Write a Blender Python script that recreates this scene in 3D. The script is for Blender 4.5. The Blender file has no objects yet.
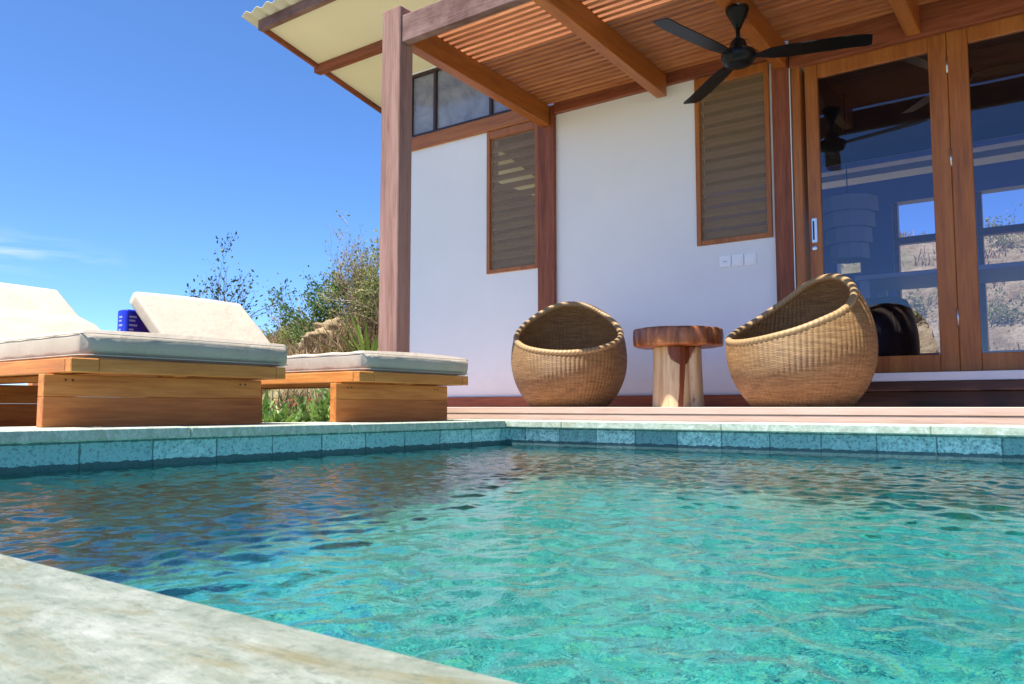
import bpy, bmesh, math, random
import numpy as np
from math import sin, cos, pi, radians, atan, hypot, exp, sqrt
from mathutils import Vector, Matrix, noise as mnoise

random.seed(7)
rng = np.random.default_rng(11)
S = bpy.context.scene
C = S.collection

# ------------------------------------------------------------------ helpers
def link(name, me, mat=None, parent=None):
    o = bpy.data.objects.new(name, me)
    C.objects.link(o)
    if mat is not None:
        for m in (mat if isinstance(mat, (list, tuple)) else [mat]):
            me.materials.append(m)
    if parent is not None:
        o.parent = parent
    return o

def obj(name, bm, mat, parent=None, smooth=False, origin=None):
    me = bpy.data.meshes.new(name)
    if origin is not None:
        bmesh.ops.translate(bm, vec=-Vector(origin), verts=bm.verts)
    bm.to_mesh(me); bm.free()
    if smooth:
        me.polygons.foreach_set('use_smooth', [True] * len(me.polygons))
    o = link(name, me, mat, parent)
    if origin is not None:
        o.location = origin
    return o

def pyobj(name, verts, faces, mat, parent=None, smooth=False):
    me = bpy.data.meshes.new(name)
    me.from_pydata([tuple(v) for v in verts], [], faces)
    if smooth:
        me.polygons.foreach_set('use_smooth', [True] * len(me.polygons))
    me.update()
    return link(name, me, mat, parent)

def empty(name, loc=(0, 0, 0), parent=None):
    o = bpy.data.objects.new(name, None)
    C.objects.link(o); o.location = loc
    o.empty_display_size = 0.1
    if parent: o.parent = parent
    return o

def tag(o, label, cat, group=None):
    o['label'] = label; o['category'] = cat
    if group: o['group'] = group
    return o

def kind(o, k):
    o['kind'] = k
    return o

def box(bm, x0, x1, y0, y1, z0, z1, bev=0.0, seg=1, shear=None):
    """append a (bevelled) box; shear(v)->None may move the corners first"""
    t = bmesh.new()
    bmesh.ops.create_cube(t, size=1)
    for v in t.verts:
        v.co = Vector(((x0 + x1) / 2 + v.co.x * (x1 - x0), (y0 + y1) / 2 + v.co.y * (y1 - y0), (z0 + z1) / 2 + v.co.z * (z1 - z0)))
    if bev > 0:
        bmesh.ops.bevel(t, geom=list(t.edges), offset=bev, segments=seg, affect='EDGES', profile=0.5)
    if shear:
        for v in t.verts: shear(v)
    me = bpy.data.meshes.new('tmp'); t.to_mesh(me); t.free()
    bm.from_mesh(me); bpy.data.meshes.remove(me)

def bx(*a, **k):
    bm = bmesh.new(); box(bm, *a, **k); return bm

def tube(bm, pts, rads, n=8, cap=True):
    rings = []
    prev = None
    for i, p in enumerate(pts):
        p = Vector(p)
        if i == 0: d = Vector(pts[1]) - p
        elif i == len(pts) - 1: d = p - Vector(pts[i - 1])
        else: d = Vector(pts[i + 1]) - Vector(pts[i - 1])
        if d.length < 1e-9: d = Vector((0, 0, 1))
        d.normalize()
        if prev is None:
            a = d.orthogonal().normalized()
        else:
            a = (prev - d * prev.dot(d))
            a = a.normalized() if a.length > 1e-6 else d.orthogonal().normalized()
        prev = a
        b = d.cross(a)
        r = rads[i] if hasattr(rads, '__len__') else rads
        rings.append([bm.verts.new(p + a * (r * cos(2 * pi * k / n)) + b * (r * sin(2 * pi * k / n))) for k in range(n)])
    for i in range(len(rings) - 1):
        for k in range(n):
            bm.faces.new((rings[i][k], rings[i][(k + 1) % n], rings[i + 1][(k + 1) % n], rings[i + 1][k]))
    if cap:
        bm.faces.new(list(reversed(rings[0]))); bm.faces.new(rings[-1])

def lathe(bm, prof, cx=0, cy=0, n=32, cap=True):
    rings = []
    for r, z in prof:
        rings.append([bm.verts.new((cx + r * cos(2 * pi * k / n), cy + r * sin(2 * pi * k / n), z)) for k in range(n)])
    for i in range(len(rings) - 1):
        for k in range(n):
            bm.faces.new((rings[i][k], rings[i][(k + 1) % n], rings[i + 1][(k + 1) % n], rings[i + 1][k]))
    if cap:
        bm.faces.new(list(reversed(rings[0]))); bm.faces.new(rings[-1])

# ------------------------------------------------------------------ materials
class N:
    def __init__(s, name):
        s.m = bpy.data.materials.new(name); s.m.use_nodes = True
        s.t = s.m.node_tree; s.t.nodes.clear()
        s.out = s.new('ShaderNodeOutputMaterial')
    def new(s, kind_, **k):
        n = s.t.nodes.new(kind_)
        for a, b in k.items(): setattr(n, a, b)
        return n
    def l(s, a, b): s.t.links.new(a, b)
    def val(s, sock, v):
        if hasattr(v, 'is_output') or isinstance(v, bpy.types.NodeSocket): s.l(v, sock)
        else: sock.default_value = v
    def math(s, op, a, b=0.0, c=None, clamp=False):
        n = s.new('ShaderNodeMath', operation=op, use_clamp=clamp)
        s.val(n.inputs[0], a); s.val(n.inputs[1], b)
        if c is not None: s.val(n.inputs[2], c)
        return n.outputs[0]
    def coord(s, which='Object', scale=(1, 1, 1), loc=(0, 0, 0), rot=(0, 0, 0)):
        tc = s.new('ShaderNodeTexCoord'); mp = s.new('ShaderNodeMapping')
        mp.inputs['Scale'].default_value = scale; mp.inputs['Location'].default_value = loc; mp.inputs['Rotation'].default_value = rot
        s.l(tc.outputs[which], mp.inputs[0]); return mp.outputs[0]
    def noise(s, co, scale=5, detail=4, rough=0.55, dist=0.0):
        n = s.new('ShaderNodeTexNoise')
        n.inputs['Scale'].default_value = scale; n.inputs['Detail'].default_value = detail
        n.inputs['Roughness'].default_value = rough; n.inputs['Distortion'].default_value = dist
        if co is not None: s.l(co, n.inputs['Vector'])
        return n.outputs['Fac']
    def ramp(s, f, stops, interp='LINEAR'):
        r = s.new('ShaderNodeValToRGB'); s.l(f, r.inputs[0]); e = r.color_ramp.elements
        r.color_ramp.interpolation = interp
        while len(e) < len(stops): e.new(0.5)
        for i, (p, c) in enumerate(stops):
            e[i].position = p; e[i].color = (*c, 1) if len(c) == 3 else c
        return r.outputs[0]
    def mix(s, f, a, b, blend='MIX'):
        n = s.new('ShaderNodeMix', data_type='RGBA', blend_type=blend)
        s.val(n.inputs[0], f)
        for sock, v in ((n.inputs[6], a), (n.inputs[7], b)):
            if isinstance(v, bpy.types.NodeSocket): s.l(v, sock)
            else: sock.default_value = (*v, 1) if len(v) == 3 else v
        return n.outputs[2]
    def bsdf(s, col, rough=0.6, spec=0.5, bump=None, bstr=0.3, bdist=0.01, **k):
        p = s.new('ShaderNodeBsdfPrincipled')
        if isinstance(col, bpy.types.NodeSocket): s.l(col, p.inputs['Base Color'])
        else: p.inputs['Base Color'].default_value = (*col, 1)
        s.val(p.inputs['Roughness'], rough)
        p.inputs['Specular IOR Level'].default_value = spec
        for a, b in k.items(): s.val(p.inputs[a.replace('_', ' ')], b)
        if bump is not None:
            b = s.new('ShaderNodeBump'); b.inputs['Strength'].default_value = bstr; b.inputs['Distance'].default_value = bdist
            s.l(bump, b.inputs['Height']); s.l(b.outputs[0], p.inputs['Normal'])
        return p
    def done(s, node):
        s.l(node.outputs[0], s.out.inputs[0]); return s.m

def wood(name, dark, mid, light, axis='X', rough=0.55, spec=0.35, scale=1.0, weather=None, bstr=0.25):
    n = N(name)
    sc = {'X': (0.6, 9, 9), 'Y': (9, 0.6, 9), 'Z': (9, 9, 0.6)}[axis]
    sc = tuple(a * scale for a in sc)
    co = n.coord('Object', sc)
    big = n.noise(co, 1.3, 3, 0.5, 0.6)
    grain = n.noise(co, 7, 6, 0.65, 0.3)
    fine = n.noise(co, 22, 3, 0.6)
    f = n.math('ADD', n.math('MULTIPLY', big, 0.5), n.math('MULTIPLY', grain, 0.5))
    col = n.ramp(f, [(0.3, dark), (0.5, mid), (0.7, light)])
    col = n.mix(n.math('MULTIPLY', fine, 0.3), col, dark)
    if weather:
        w = n.noise(n.coord('Object', (1, 1, 1)), 2.2, 5, 0.7)
        w = n.math('ADD', n.math('MULTIPLY', w, 0.9), n.math('MULTIPLY', grain, 0.5))
        w = n.ramp(w, [(0.5, (0, 0, 0)), (0.85, (1, 1, 1))])
        col = n.mix(w, col, weather)
    p = n.bsdf(col, n.math('ADD', n.math('MULTIPLY', grain, 0.25), rough - 0.12), spec, bump=n.math('ADD', grain, n.math('MULTIPLY', fine, 0.5)), bstr=bstr, bdist=0.004)
    return n.done(p)

def plain(name, col, rough=0.5, spec=0.5, var=0.12, scale=6, bstr=0.1, bscale=40, **k):
    n = N(name)
    co = n.coord('Object')
    f = n.noise(co, scale, 4)
    c2 = tuple(c * (1 - var) for c in col); c3 = tuple(min(1, c * (1 + var)) for c in col)
    c = n.ramp(f, [(0.3, c2), (0.7, c3)])
    p = n.bsdf(c, rough, spec, bump=n.noise(co, bscale, 4), bstr=bstr, bdist=0.003, **k)
    return n.done(p)

M = {}
red_d, red_m, red_l = (0.10, 0.026, 0.012), (0.27, 0.075, 0.032), (0.40, 0.14, 0.065)
for ax in 'XYZ':
    M['red' + ax] = wood('red_hardwood_' + ax, red_d, red_m, red_l, ax)
    M['teak' + ax] = wood('teak_' + ax, (0.26, 0.072, 0.014), (0.58, 0.205, 0.042), (0.76, 0.35, 0.095), ax, rough=0.5)
    M['door' + ax] = wood('door_timber_' + ax, (0.19, 0.052, 0.010), (0.40, 0.125, 0.022), (0.52, 0.195, 0.042), ax, rough=0.42, spec=0.45)
M['teakRed'] = wood('teak_heartwood', (0.22, 0.055, 0.012), (0.50, 0.155, 0.034), (0.68, 0.27, 0.07), 'Y', rough=0.5)
M['slat'] = wood('slat_timber', (0.22, 0.066, 0.022), (0.47, 0.165, 0.055), (0.64, 0.29, 0.115), 'X', scale=1.2)
M['postW'] = wood('weathered_post_timber', (0.17, 0.085, 0.065), (0.31, 0.18, 0.145), (0.42, 0.265, 0.22), 'Z', rough=0.75, spec=0.2, bstr=0.4)
M['fascia'] = wood('weathered_fascia_timber', (0.14, 0.08, 0.06), (0.34, 0.21, 0.18), (0.48, 0.33, 0.29), 'X', rough=0.75, spec=0.2, weather=(0.12, 0.06, 0.05), bstr=0.4)
M['deck'] = wood('weathered_deck_boards', (0.38, 0.23, 0.175), (0.52, 0.355, 0.285), (0.60, 0.44, 0.37), 'X', rough=0.7, spec=0.25, bstr=0.3)
M['darkwood'] = wood('dark_stained_timber', (0.035, 0.016, 0.010), (0.075, 0.034, 0.022), (0.12, 0.055, 0.036), 'X', rough=0.5)
def render_wall():
    n = N('white_render')
    co = n.coord('Object')
    a = n.noise(co, 1.1, 4); tr = n.noise(n.coord('Object', (1, 1, 1.8)), 7, 5, 0.6, 0.8); fi = n.noise(co, 90, 3)
    c = n.ramp(a, [(0.3, (0.80, 0.805, 0.81)), (0.7, (0.86, 0.86, 0.86))])
    # rain splash and dust just above the deck, uneven
    sp = n.new('ShaderNodeSeparateXYZ'); n.l(co, sp.inputs[0])
    z = n.math('ADD', sp.outputs[2], n.math('MULTIPLY', n.math('SUBTRACT', tr, 0.5), 0.35))
    m = n.new('ShaderNodeMapRange'); m.inputs[1].default_value = 0.34; m.inputs[2].default_value = 0.06; n.l(z, m.inputs[0])
    c = n.mix(n.math('MULTIPLY', m.outputs[0], 0.22), c, (0.50, 0.44, 0.37))
    return n.done(n.bsdf(c, 0.85, 0.2, bump=n.math('ADD', tr, n.math('MULTIPLY', fi, 0.12)), bstr=0.22, bdist=0.006))
M['wall'] = render_wall()
M['soffit'] = plain('cream_soffit', (0.80, 0.78, 0.57), 0.6, 0.3, var=0.03, scale=2)
M['sheet'] = plain('pale_roof_sheet', (0.62, 0.58, 0.42), 0.5, 0.4, var=0.06)
M['sill'] = plain('white_sill', (0.72, 0.73, 0.74), 0.5, 0.4, var=0.03)
M['plastic'] = plain('white_plastic', (0.93, 0.93, 0.93), 0.35, 0.5, var=0.01)
M['steel'] = plain('brushed_steel', (0.62, 0.62, 0.62), 0.32, 0.5, var=0.05, Metallic=1.0)
M['brass'] = plain('dull_brass', (0.50, 0.40, 0.25), 0.35, 0.5, var=0.08, Metallic=1.0)
M['black'] = plain('gloss_black_enamel', (0.004, 0.004, 0.004), 0.34, 0.22, var=0.1, bstr=0.02)
M['mull'] = plain('dark_mullion_paint', (0.045, 0.022, 0.02), 0.5, 0.4)
M['louvre'] = wood('grey_brown_louvre', (0.17, 0.11, 0.058), (0.33, 0.225, 0.125), (0.45, 0.33, 0.20), 'X', rough=0.6)
M['blue'] = plain('blue_printed_film', (0.012, 0.02, 0.42), 0.3, 0.5, var=0.15, scale=25)
M['whiteprint'] = plain('white_print', (0.35, 0.38, 0.6), 0.4, 0.4)

def glass_mat(name, refl, tint, roughness=0.0):
    n = N(name)
    tr = n.new('ShaderNodeBsdfTransparent'); tr.inputs[0].default_value = (*tint, 1)
    gl = n.new('ShaderNodeBsdfGlossy'); gl.inputs['Roughness'].default_value = roughness; gl.inputs[0].default_value = (0.95, 0.97, 1, 1)
    lw = n.new('ShaderNodeFresnel'); lw.inputs[0].default_value = 1.5
    f = n.math('ADD', n.math('MULTIPLY', lw.outputs[0], 0.35), refl, clamp=True)
    b = n.new('ShaderNodeBump'); b.inputs['Strength'].default_value = 0.02; b.inputs['Distance'].default_value = 0.02
    n.l(n.noise(n.coord('Object'), 1.6, 1), b.inputs['Height']); n.l(b.outputs[0], gl.inputs['Normal'])
    mx = n.new('ShaderNodeMixShader'); n.l(f, mx.inputs[0]); n.l(tr.outputs[0], mx.inputs[1]); n.l(gl.outputs[0], mx.inputs[2])
    return n.done(mx)
M['glass'] = glass_mat('tinted_glass', 0.035, (0.76, 0.75, 0.84))
def dusty_mat():
    n = N('dusty_clerestory_film')
    tr = n.new('ShaderNodeBsdfTransparent'); tr.inputs[0].default_value = (0.5, 0.52, 0.56, 1)
    gl = n.new('ShaderNodeBsdfGlossy'); gl.inputs['Roughness'].default_value = 0.08
    d = n.new('ShaderNodeBsdfDiffuse')
    n.l(n.ramp(n.noise(n.coord('Object', (1, 1, 1), rot=(0, 0.6, 0)), 3.5, 6, 0.7, 1.0), [(0.3, (0.26, 0.28, 0.33)), (0.7, (0.56, 0.58, 0.63))]), d.inputs[0])
    a = n.new('ShaderNodeMixShader'); a.inputs[0].default_value = 0.14; n.l(tr.outputs[0], a.inputs[1]); n.l(gl.outputs[0], a.inputs[2])
    b = n.new('ShaderNodeMixShader'); b.inputs[0].default_value = 0.5; n.l(a.outputs[0], b.inputs[1]); n.l(d.outputs[0], b.inputs[2])
    return n.done(b)
M['glass_dusty'] = dusty_mat()

def screen_mat():
    n = N('insect_screen_mesh')
    tr = n.new('ShaderNodeBsdfTransparent')
    d = n.new('ShaderNodeBsdfDiffuse'); d.inputs[0].default_value = (0.33, 0.225, 0.13, 1)
    g = n.new('ShaderNodeBsdfGlossy'); g.inputs[0].default_value = (0.6, 0.6, 0.65, 1); g.inputs['Roughness'].default_value = 0.35
    a = n.new('ShaderNodeMixShader'); a.inputs[0].default_value = 0.05; n.l(d.outputs[0], a.inputs[1]); n.l(g.outputs[0], a.inputs[2])
    mx = n.new('ShaderNodeMixShader'); mx.inputs[0].default_value = 0.50; n.l(tr.outputs[0], mx.inputs[1]); n.l(a.outputs[0], mx.inputs[2])
    return n.done(mx)
M['screen'] = screen_mat()

def fabric_mat():
    n = N('beige_outdoor_canvas')
    co = n.coord('Object')
    weave = n.noise(n.coord('Object', (1, 1, 1)), 260, 2)
    wr = n.noise(n.coord('Object', (1.0, 1.0, 0.35)), 14, 3, 0.5, 0.6)
    big = n.noise(co, 3.5, 4)
    c = n.ramp(big, [(0.3, (0.385, 0.325, 0.255)), (0.7, (0.46, 0.395, 0.32))])
    h = n.math('ADD', n.math('MULTIPLY', wr, 1.0), n.math('MULTIPLY', weave, 0.06))
    return n.done(n.bsdf(c, 0.9, 0.15, bump=h, bstr=0.6, bdist=0.012))
M['fabric'] = fabric_mat()
M['piping'] = plain('canvas_piping', (0.46, 0.41, 0.35), 0.9, 0.1)

def weave_mat():
    n = N('woven_rattan')
    uv = n.new('ShaderNodeUVMap'); sp = n.new('ShaderNodeSeparateXYZ'); n.l(uv.outputs[0], sp.inputs[0])
    u, v = sp.outputs[0], sp.outputs[1]
    rows = n.math('MULTIPLY', v, 1.0); st = n.math('MULTIPLY', u, 1.0)
    fr = n.math('FRACT', rows); fl = n.math('FLOOR', rows)
    prof = n.math('SINE', n.math('MULTIPLY', fr, pi))
    alt = n.math('SINE', n.math('MULTIPLY', n.math('ADD', st, fl), pi))
    ou = n.math('ADD', n.math('MULTIPLY', alt, 0.5), 0.5)
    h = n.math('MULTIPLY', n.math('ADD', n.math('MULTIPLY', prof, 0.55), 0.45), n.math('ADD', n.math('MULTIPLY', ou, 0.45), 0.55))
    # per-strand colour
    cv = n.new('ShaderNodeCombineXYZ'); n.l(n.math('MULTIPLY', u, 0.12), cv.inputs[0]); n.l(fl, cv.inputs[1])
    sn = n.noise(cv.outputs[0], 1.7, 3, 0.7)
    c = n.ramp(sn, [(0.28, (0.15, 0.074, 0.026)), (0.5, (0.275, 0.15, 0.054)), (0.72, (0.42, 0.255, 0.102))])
    c = n.mix(n.math('SUBTRACT', 1.0, n.math('MULTIPLY', h, 1.7, clamp=True), clamp=True), c, (0.13, 0.066, 0.024))  # gaps between strands darkened, crevice shade put into the colour
    return n.done(n.bsdf(c, 0.5, 0.4, bump=h, bstr=0.85, bdist=0.006))
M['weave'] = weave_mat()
def rim_mat():
    n = N('braided_rattan_rim')
    uv = n.new('ShaderNodeUVMap'); sp = n.new('ShaderNodeSeparateXYZ'); n.l(uv.outputs[0], sp.inputs[0])
    d = n.math('SINE', n.math('MULTIPLY', n.math('ADD', n.math('MULTIPLY', sp.outputs[0], 90), n.math('MULTIPLY', sp.outputs[1], 2.0)), 2 * pi))
    h = n.math('ADD', n.math('MULTIPLY', d, 0.5), 0.5)
    c = n.mix(h, (0.31, 0.185, 0.078), (0.39, 0.245, 0.108))
    return n.done(n.bsdf(c, 0.5, 0.4, bump=h, bstr=0.45, bdist=0.004))
M['rim'] = rim_mat()

def stone_coping(name, k):
    n = N(name)
    co = n.coord('Object')
    vein = n.noise(n.coord('Object', (2.2, 9, 4), rot=(0, 0, 0.25)), 2.6, 7, 0.7, 1.6)
    big = n.noise(n.coord('Object', (1, 1.7, 1)), 22.0, 9, 0.76, 0.5)
    fine = n.noise(co, 60, 5, 0.7)
    c = n.ramp(big, [(0.32, tuple(k * q for q in (0.098, 0.116, 0.086))), (0.5, tuple(k * q for q in (0.152, 0.168, 0.133))), (0.68, tuple(k * q for q in (0.235, 0.245, 0.213)))])
    st = n.ramp(vein, [(0.52, (0, 0, 0)), (0.64, (1, 1, 1))])
    c = n.mix(n.math('MULTIPLY', st, 0.75 if k < 1.5 else 0.3), c, tuple(k * q for q in (0.115, 0.10, 0.042)))
    v2 = n.ramp(n.noise(n.coord('Object', (3, 14, 5), rot=(0, 0, 0.2), loc=(3, 1, 0)), 4, 6, 0.7, 1.0), [(0.60, (0, 0, 0)), (0.70, (1, 1, 1))])
    c = n.mix(n.math('MULTIPLY', v2, 0.6 if k < 1.5 else 0.2), c, tuple(k * q for q in (0.05, 0.07, 0.045)))
    sp = n.ramp(fine, [(0.30, (1, 1, 1)), (0.42, (0, 0, 0))])
    c = n.mix(n.math('MULTIPLY', sp, 0.4), c, (0.06, 0.08, 0.06))
    sp2 = n.ramp(n.noise(n.coord('Object', (1, 1.5, 1)), 130, 6, 0.75), [(0.36, (1, 1, 1)), (0.46, (0, 0, 0))])
    c = n.mix(n.math('MULTIPLY', sp2, 0.55), c, tuple(k * q for q in (0.055, 0.075, 0.055)))
    h = n.math('ADD', n.math('MULTIPLY', fine, 0.5), vein)
    return n.done(n.bsdf(c, 0.62, 0.35, bump=h, bstr=0.6, bdist=0.004))
M['coping'] = stone_coping('pale_green_coping_stone', 2.7); M['coping_sunlit'] = stone_coping('sunlit_coping_stone', 1.22)  # one stone, light put into colour: darker on sunlit near run, paler elsewhere

def pool_tile(name, tile, axis_u, cols, mortar, bump=0.5, waterline=None):
    """green volcanic stone tiles; axis_u: which object axis runs along the wall ('X','Y' or 'XY' for the floor)"""
    n = N(name)
    tc = n.new('ShaderNodeTexCoord'); sp = n.new('ShaderNodeSeparateXYZ'); n.l(tc.outputs['Object'], sp.inputs[0])
    a = {'X': sp.outputs[0], 'Y': sp.outputs[1], 'XY': sp.outputs[0]}[axis_u]
    b = sp.outputs[1] if axis_u == 'XY' else sp.outputs[2]
    jit = n.noise(tc.outputs['Object'], 40, 3)
    ua = n.math('DIVIDE', n.math('ADD', a, 50.0), tile[0]); vb = n.math('DIVIDE', n.math('ADD', b, 50.12), tile[1])
    fu, fv = n.math('FRACT', ua), n.math('FRACT', vb)
    cv = n.new('ShaderNodeCombineXYZ'); n.l(n.math('FLOOR', ua), cv.inputs[0]); n.l(n.math('FLOOR', vb), cv.inputs[1])
    wn = n.new('ShaderNodeTexWhiteNoise', noise_dimensions='3D'); n.l(cv.outputs[0], wn.inputs['Vector'])
    c = n.ramp(wn.outputs['Value'], [(0.0, cols[0]), (0.5, cols[1]), (1.0, cols[2])])
    mott = n.noise(tc.outputs['Object'], 28, 6, 0.75)
    pit = n.noise(tc.outputs['Object'], 85, 4, 0.8)
    c = n.mix(n.math('MULTIPLY', n.ramp(mott, [(0.40, (1, 1, 1)), (0.56, (0, 0, 0))]), 0.8), c, cols[0])
    c = n.mix(n.math('MULTIPLY', n.ramp(pit, [(0.40, (1, 1, 1)), (0.47, (0, 0, 0))]), 0.75), c, tuple(x * 0.35 for x in cols[0]))
    def edge(f, size):
        w = 0.0035 / size
        e = n.math('MINIMUM', f, n.math('SUBTRACT', 1.0, f))
        e = n.math('ADD', e, n.math('MULTIPLY', n.math('SUBTRACT', jit, 0.5), w * 3.0))
        return n.math('LESS_THAN', e, w)
    e = n.math('MAXIMUM', edge(fu, tile[0]), edge(fv, tile[1]))
    c = n.mix(n.math('MULTIPLY', e, 0.8), c, mortar)
    if waterline is not None:   # algae and wet stone just over the water, with an uneven upper edge
        z = n.math('ADD', b, n.math('MULTIPLY', n.math('SUBTRACT', n.noise(tc.outputs['Object'], 16, 5, 0.7), 0.5), 0.035))
        m = n.math('LESS_THAN', z, waterline)
        c = n.mix(n.math('MULTIPLY', m, 0.88), c, (0.012, 0.045, 0.055))
    h = n.math('SUBTRACT', n.math('ADD', n.math('MULTIPLY', mott, 0.6), n.math('MULTIPLY', pit, 0.6)), n.math('MULTIPLY', e, 0.8))
    return n.done(n.bsdf(c, 0.55, 0.4, bump=h, bstr=bump, bdist=0.006))
cw = [(0.10, 0.24, 0.25), (0.33, 0.55, 0.55), (0.54, 0.73, 0.71)]
M['tileX'] = pool_tile('pool_wall_stone_x', (0.232, 0.40), 'X', cw, (0.03, 0.09, 0.10), waterline=-0.187)
M['tileY'] = pool_tile('pool_wall_stone_y', (0.262, 0.40), 'Y', [(0.20, 0.42, 0.43), (0.45, 0.68, 0.67), (0.62, 0.80, 0.79)], (0.03, 0.09, 0.10), waterline=-0.190)
def ripple_cells(name, k):
    n = N(name)
    tc = n.new('ShaderNodeTexCoord')
    wob = n.new('ShaderNodeTexNoise'); wob.inputs['Scale'].default_value = 9; wob.inputs['Detail'].default_value = 3; n.l(tc.outputs['Object'], wob.inputs['Vector'])
    ma = n.new('ShaderNodeVectorMath', operation='MULTIPLY_ADD'); n.l(wob.outputs['Color'], ma.inputs[0]); ma.inputs[1].default_value = (0.11, 0.11, 0); n.l(tc.outputs['Object'], ma.inputs[2])
    v = n.new('ShaderNodeTexVoronoi', feature='F1'); v.inputs['Scale'].default_value = 20; n.l(ma.outputs[0], v.inputs['Vector'])
    sp = n.new('ShaderNodeSeparateColor'); n.l(v.outputs['Color'], sp.inputs[0])
    c = n.ramp(sp.outputs[0], [(0.0, (0.005, 0.07, 0.15)), (0.28, (0.02, 0.26, 0.32)), (0.55, (0.09, 0.58, 0.53)), (0.80, (0.36, 0.90, 0.80)), (0.95, (0.62, 0.80, 0.40))])  # cell colours and pale cell edges paint in the water's ripple light
    e = n.new('ShaderNodeTexVoronoi', feature='DISTANCE_TO_EDGE'); e.inputs['Scale'].default_value = 20; n.l(ma.outputs[0], e.inputs['Vector'])
    edge = n.ramp(e.outputs['Distance'], [(0.03, (1, 1, 1)), (0.10, (0, 0, 0))])
    c = n.mix(n.math('MULTIPLY', edge, 0.55), c, (0.42, 0.85, 0.78))
    big = n.noise(tc.outputs['Object'], 1.7, 4, 0.6)
    c = n.mix(n.math('MULTIPLY', n.ramp(big, [(0.54, (0, 0, 0)), (0.68, (1, 1, 1))]), 0.45), c, (0.02, 0.22, 0.25))
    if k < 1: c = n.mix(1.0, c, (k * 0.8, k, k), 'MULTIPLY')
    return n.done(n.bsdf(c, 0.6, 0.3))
M['tileF'] = ripple_cells('green_stone_ripple_floor', 1.0)
M['tileD'] = ripple_cells('shaded_stone_ripple_walls', 0.42)  # same cells darkened: shade and lounger reflection put into the wall colour

def water_mat():
    n = N('pool_water')
    b = n.new('ShaderNodeBump'); b.inputs['Strength'].default_value = 0.2; b.inputs['Distance'].default_value = 0.006
    n.l(n.noise(n.coord('Object'), 46, 3, 0.6, 0.4), b.inputs['Height'])
    rf = n.new('ShaderNodeBsdfRefraction'); rf.inputs['IOR'].default_value = 1.33; rf.inputs['Roughness'].default_value = 0.0
    rf.inputs['Color'].default_value = (0.58, 0.98, 0.97, 1); n.l(b.outputs[0], rf.inputs['Normal'])
    t = n.new('ShaderNodeBsdfTransparent'); t.inputs[0].default_value = (0.55, 0.98, 0.96, 1)
    gl = n.new('ShaderNodeBsdfGlossy'); gl.inputs['Roughness'].default_value = 0.0; gl.inputs[0].default_value = (1, 1, 1, 1); n.l(b.outputs[0], gl.inputs['Normal'])
    fr = n.new('ShaderNodeFresnel'); fr.inputs[0].default_value = 1.33; n.l(b.outputs[0], fr.inputs['Normal'])
    mx = n.new('ShaderNodeMixShader'); mx.inputs[0].default_value = 0.45
    n.l(rf.outputs[0], mx.inputs[1]); n.l(t.outputs[0], mx.inputs[2])
    m2 = n.new('ShaderNodeMixShader'); n.l(fr.outputs[0], m2.inputs[0]); n.l(mx.outputs[0], m2.inputs[1]); n.l(gl.outputs[0], m2.inputs[2])
    return n.done(m2)
M['water'] = water_mat()

def terrain_mat():
    n = N('dry_grass_hillside')
    co = n.coord('Object')
    big = n.noise(co, 0.22, 5, 0.6); mid = n.noise(co, 1.7, 6, 0.7, 0.5); fine = n.noise(co, 12, 6, 0.75)
    c = n.ramp(mid, [(0.30, (0.15, 0.10, 0.055)), (0.48, (0.34, 0.27, 0.15)), (0.70, (0.50, 0.43, 0.27))])
    c = n.mix(n.ramp(big, [(0.52, (0, 0, 0)), (0.66, (1, 1, 1))]), c, (0.12, 0.14, 0.04))
    c = n.mix(n.math('MULTIPLY', n.ramp(fine, [(0.35, (1, 1, 1)), (0.5, (0, 0, 0))]), 0.6), c, (0.10, 0.075, 0.04))
    return n.done(n.bsdf(c, 0.95, 0.1, bump=n.math('ADD', mid, n.math('MULTIPLY', fine, 0.4)), bstr=0.9, bdist=0.25))
M['terrain'] = terrain_mat()

def leaf_mat(name, cols, rough=0.5, trans=0.35):
    n = N(name)
    at = n.new('ShaderNodeAttribute'); at.attribute_name = 'tone'
    c = n.ramp(at.outputs['Fac'], [(i / (len(cols) - 1), k) for i, k in enumerate(cols)])
    p = n.bsdf(c, rough, 0.35)
    t = n.new('ShaderNodeBsdfTranslucent'); n.l(c, t.inputs[0])
    mx = n.new('ShaderNodeMixShader'); mx.inputs[0].default_value = trans
    n.l(p.outputs[0], mx.inputs[1]); n.l(t.outputs[0], mx.inputs[2])
    return n.done(mx)
M['leaf_dark'] = leaf_mat('dark_leaves', [(0.03, 0.03, 0.03), (0.04, 0.075, 0.03), (0.09, 0.15, 0.04)])
M['leaf_green'] = leaf_mat('green_leaves', [(0.03, 0.07, 0.015), (0.08, 0.16, 0.03), (0.16, 0.26, 0.05)])
M['leaf_olive'] = leaf_mat('olive_leaves', [(0.12, 0.14, 0.045), (0.22, 0.26, 0.075), (0.36, 0.38, 0.13)])
M['leaf_agave'] = leaf_mat('agave_leaves', [(0.05, 0.10, 0.02), (0.14, 0.24, 0.04), (0.30, 0.40, 0.10)], trans=0.2)
M['leaf_dry'] = leaf_mat('dry_leaves', [(0.16, 0.10, 0.05), (0.30, 0.20, 0.10), (0.44, 0.33, 0.19)], trans=0.2)
M['petal'] = leaf_mat('red_petals', [(0.35, 0.03, 0.03), (0.5, 0.08, 0.06)])
M['bark'] = plain('grey_brown_bark', (0.14, 0.10, 0.07), 0.9, 0.1, var=0.35, scale=18, bstr=0.6)
M['bark_dry'] = plain('bleached_twigs', (0.42, 0.31, 0.21), 0.9, 0.1, var=0.3, scale=18, bstr=0.5)
M['rock'] = plain('ochre_rock', (0.27, 0.20, 0.115), 0.95, 0.1, var=0.4, scale=7, bstr=0.9, bscale=9)

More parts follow.
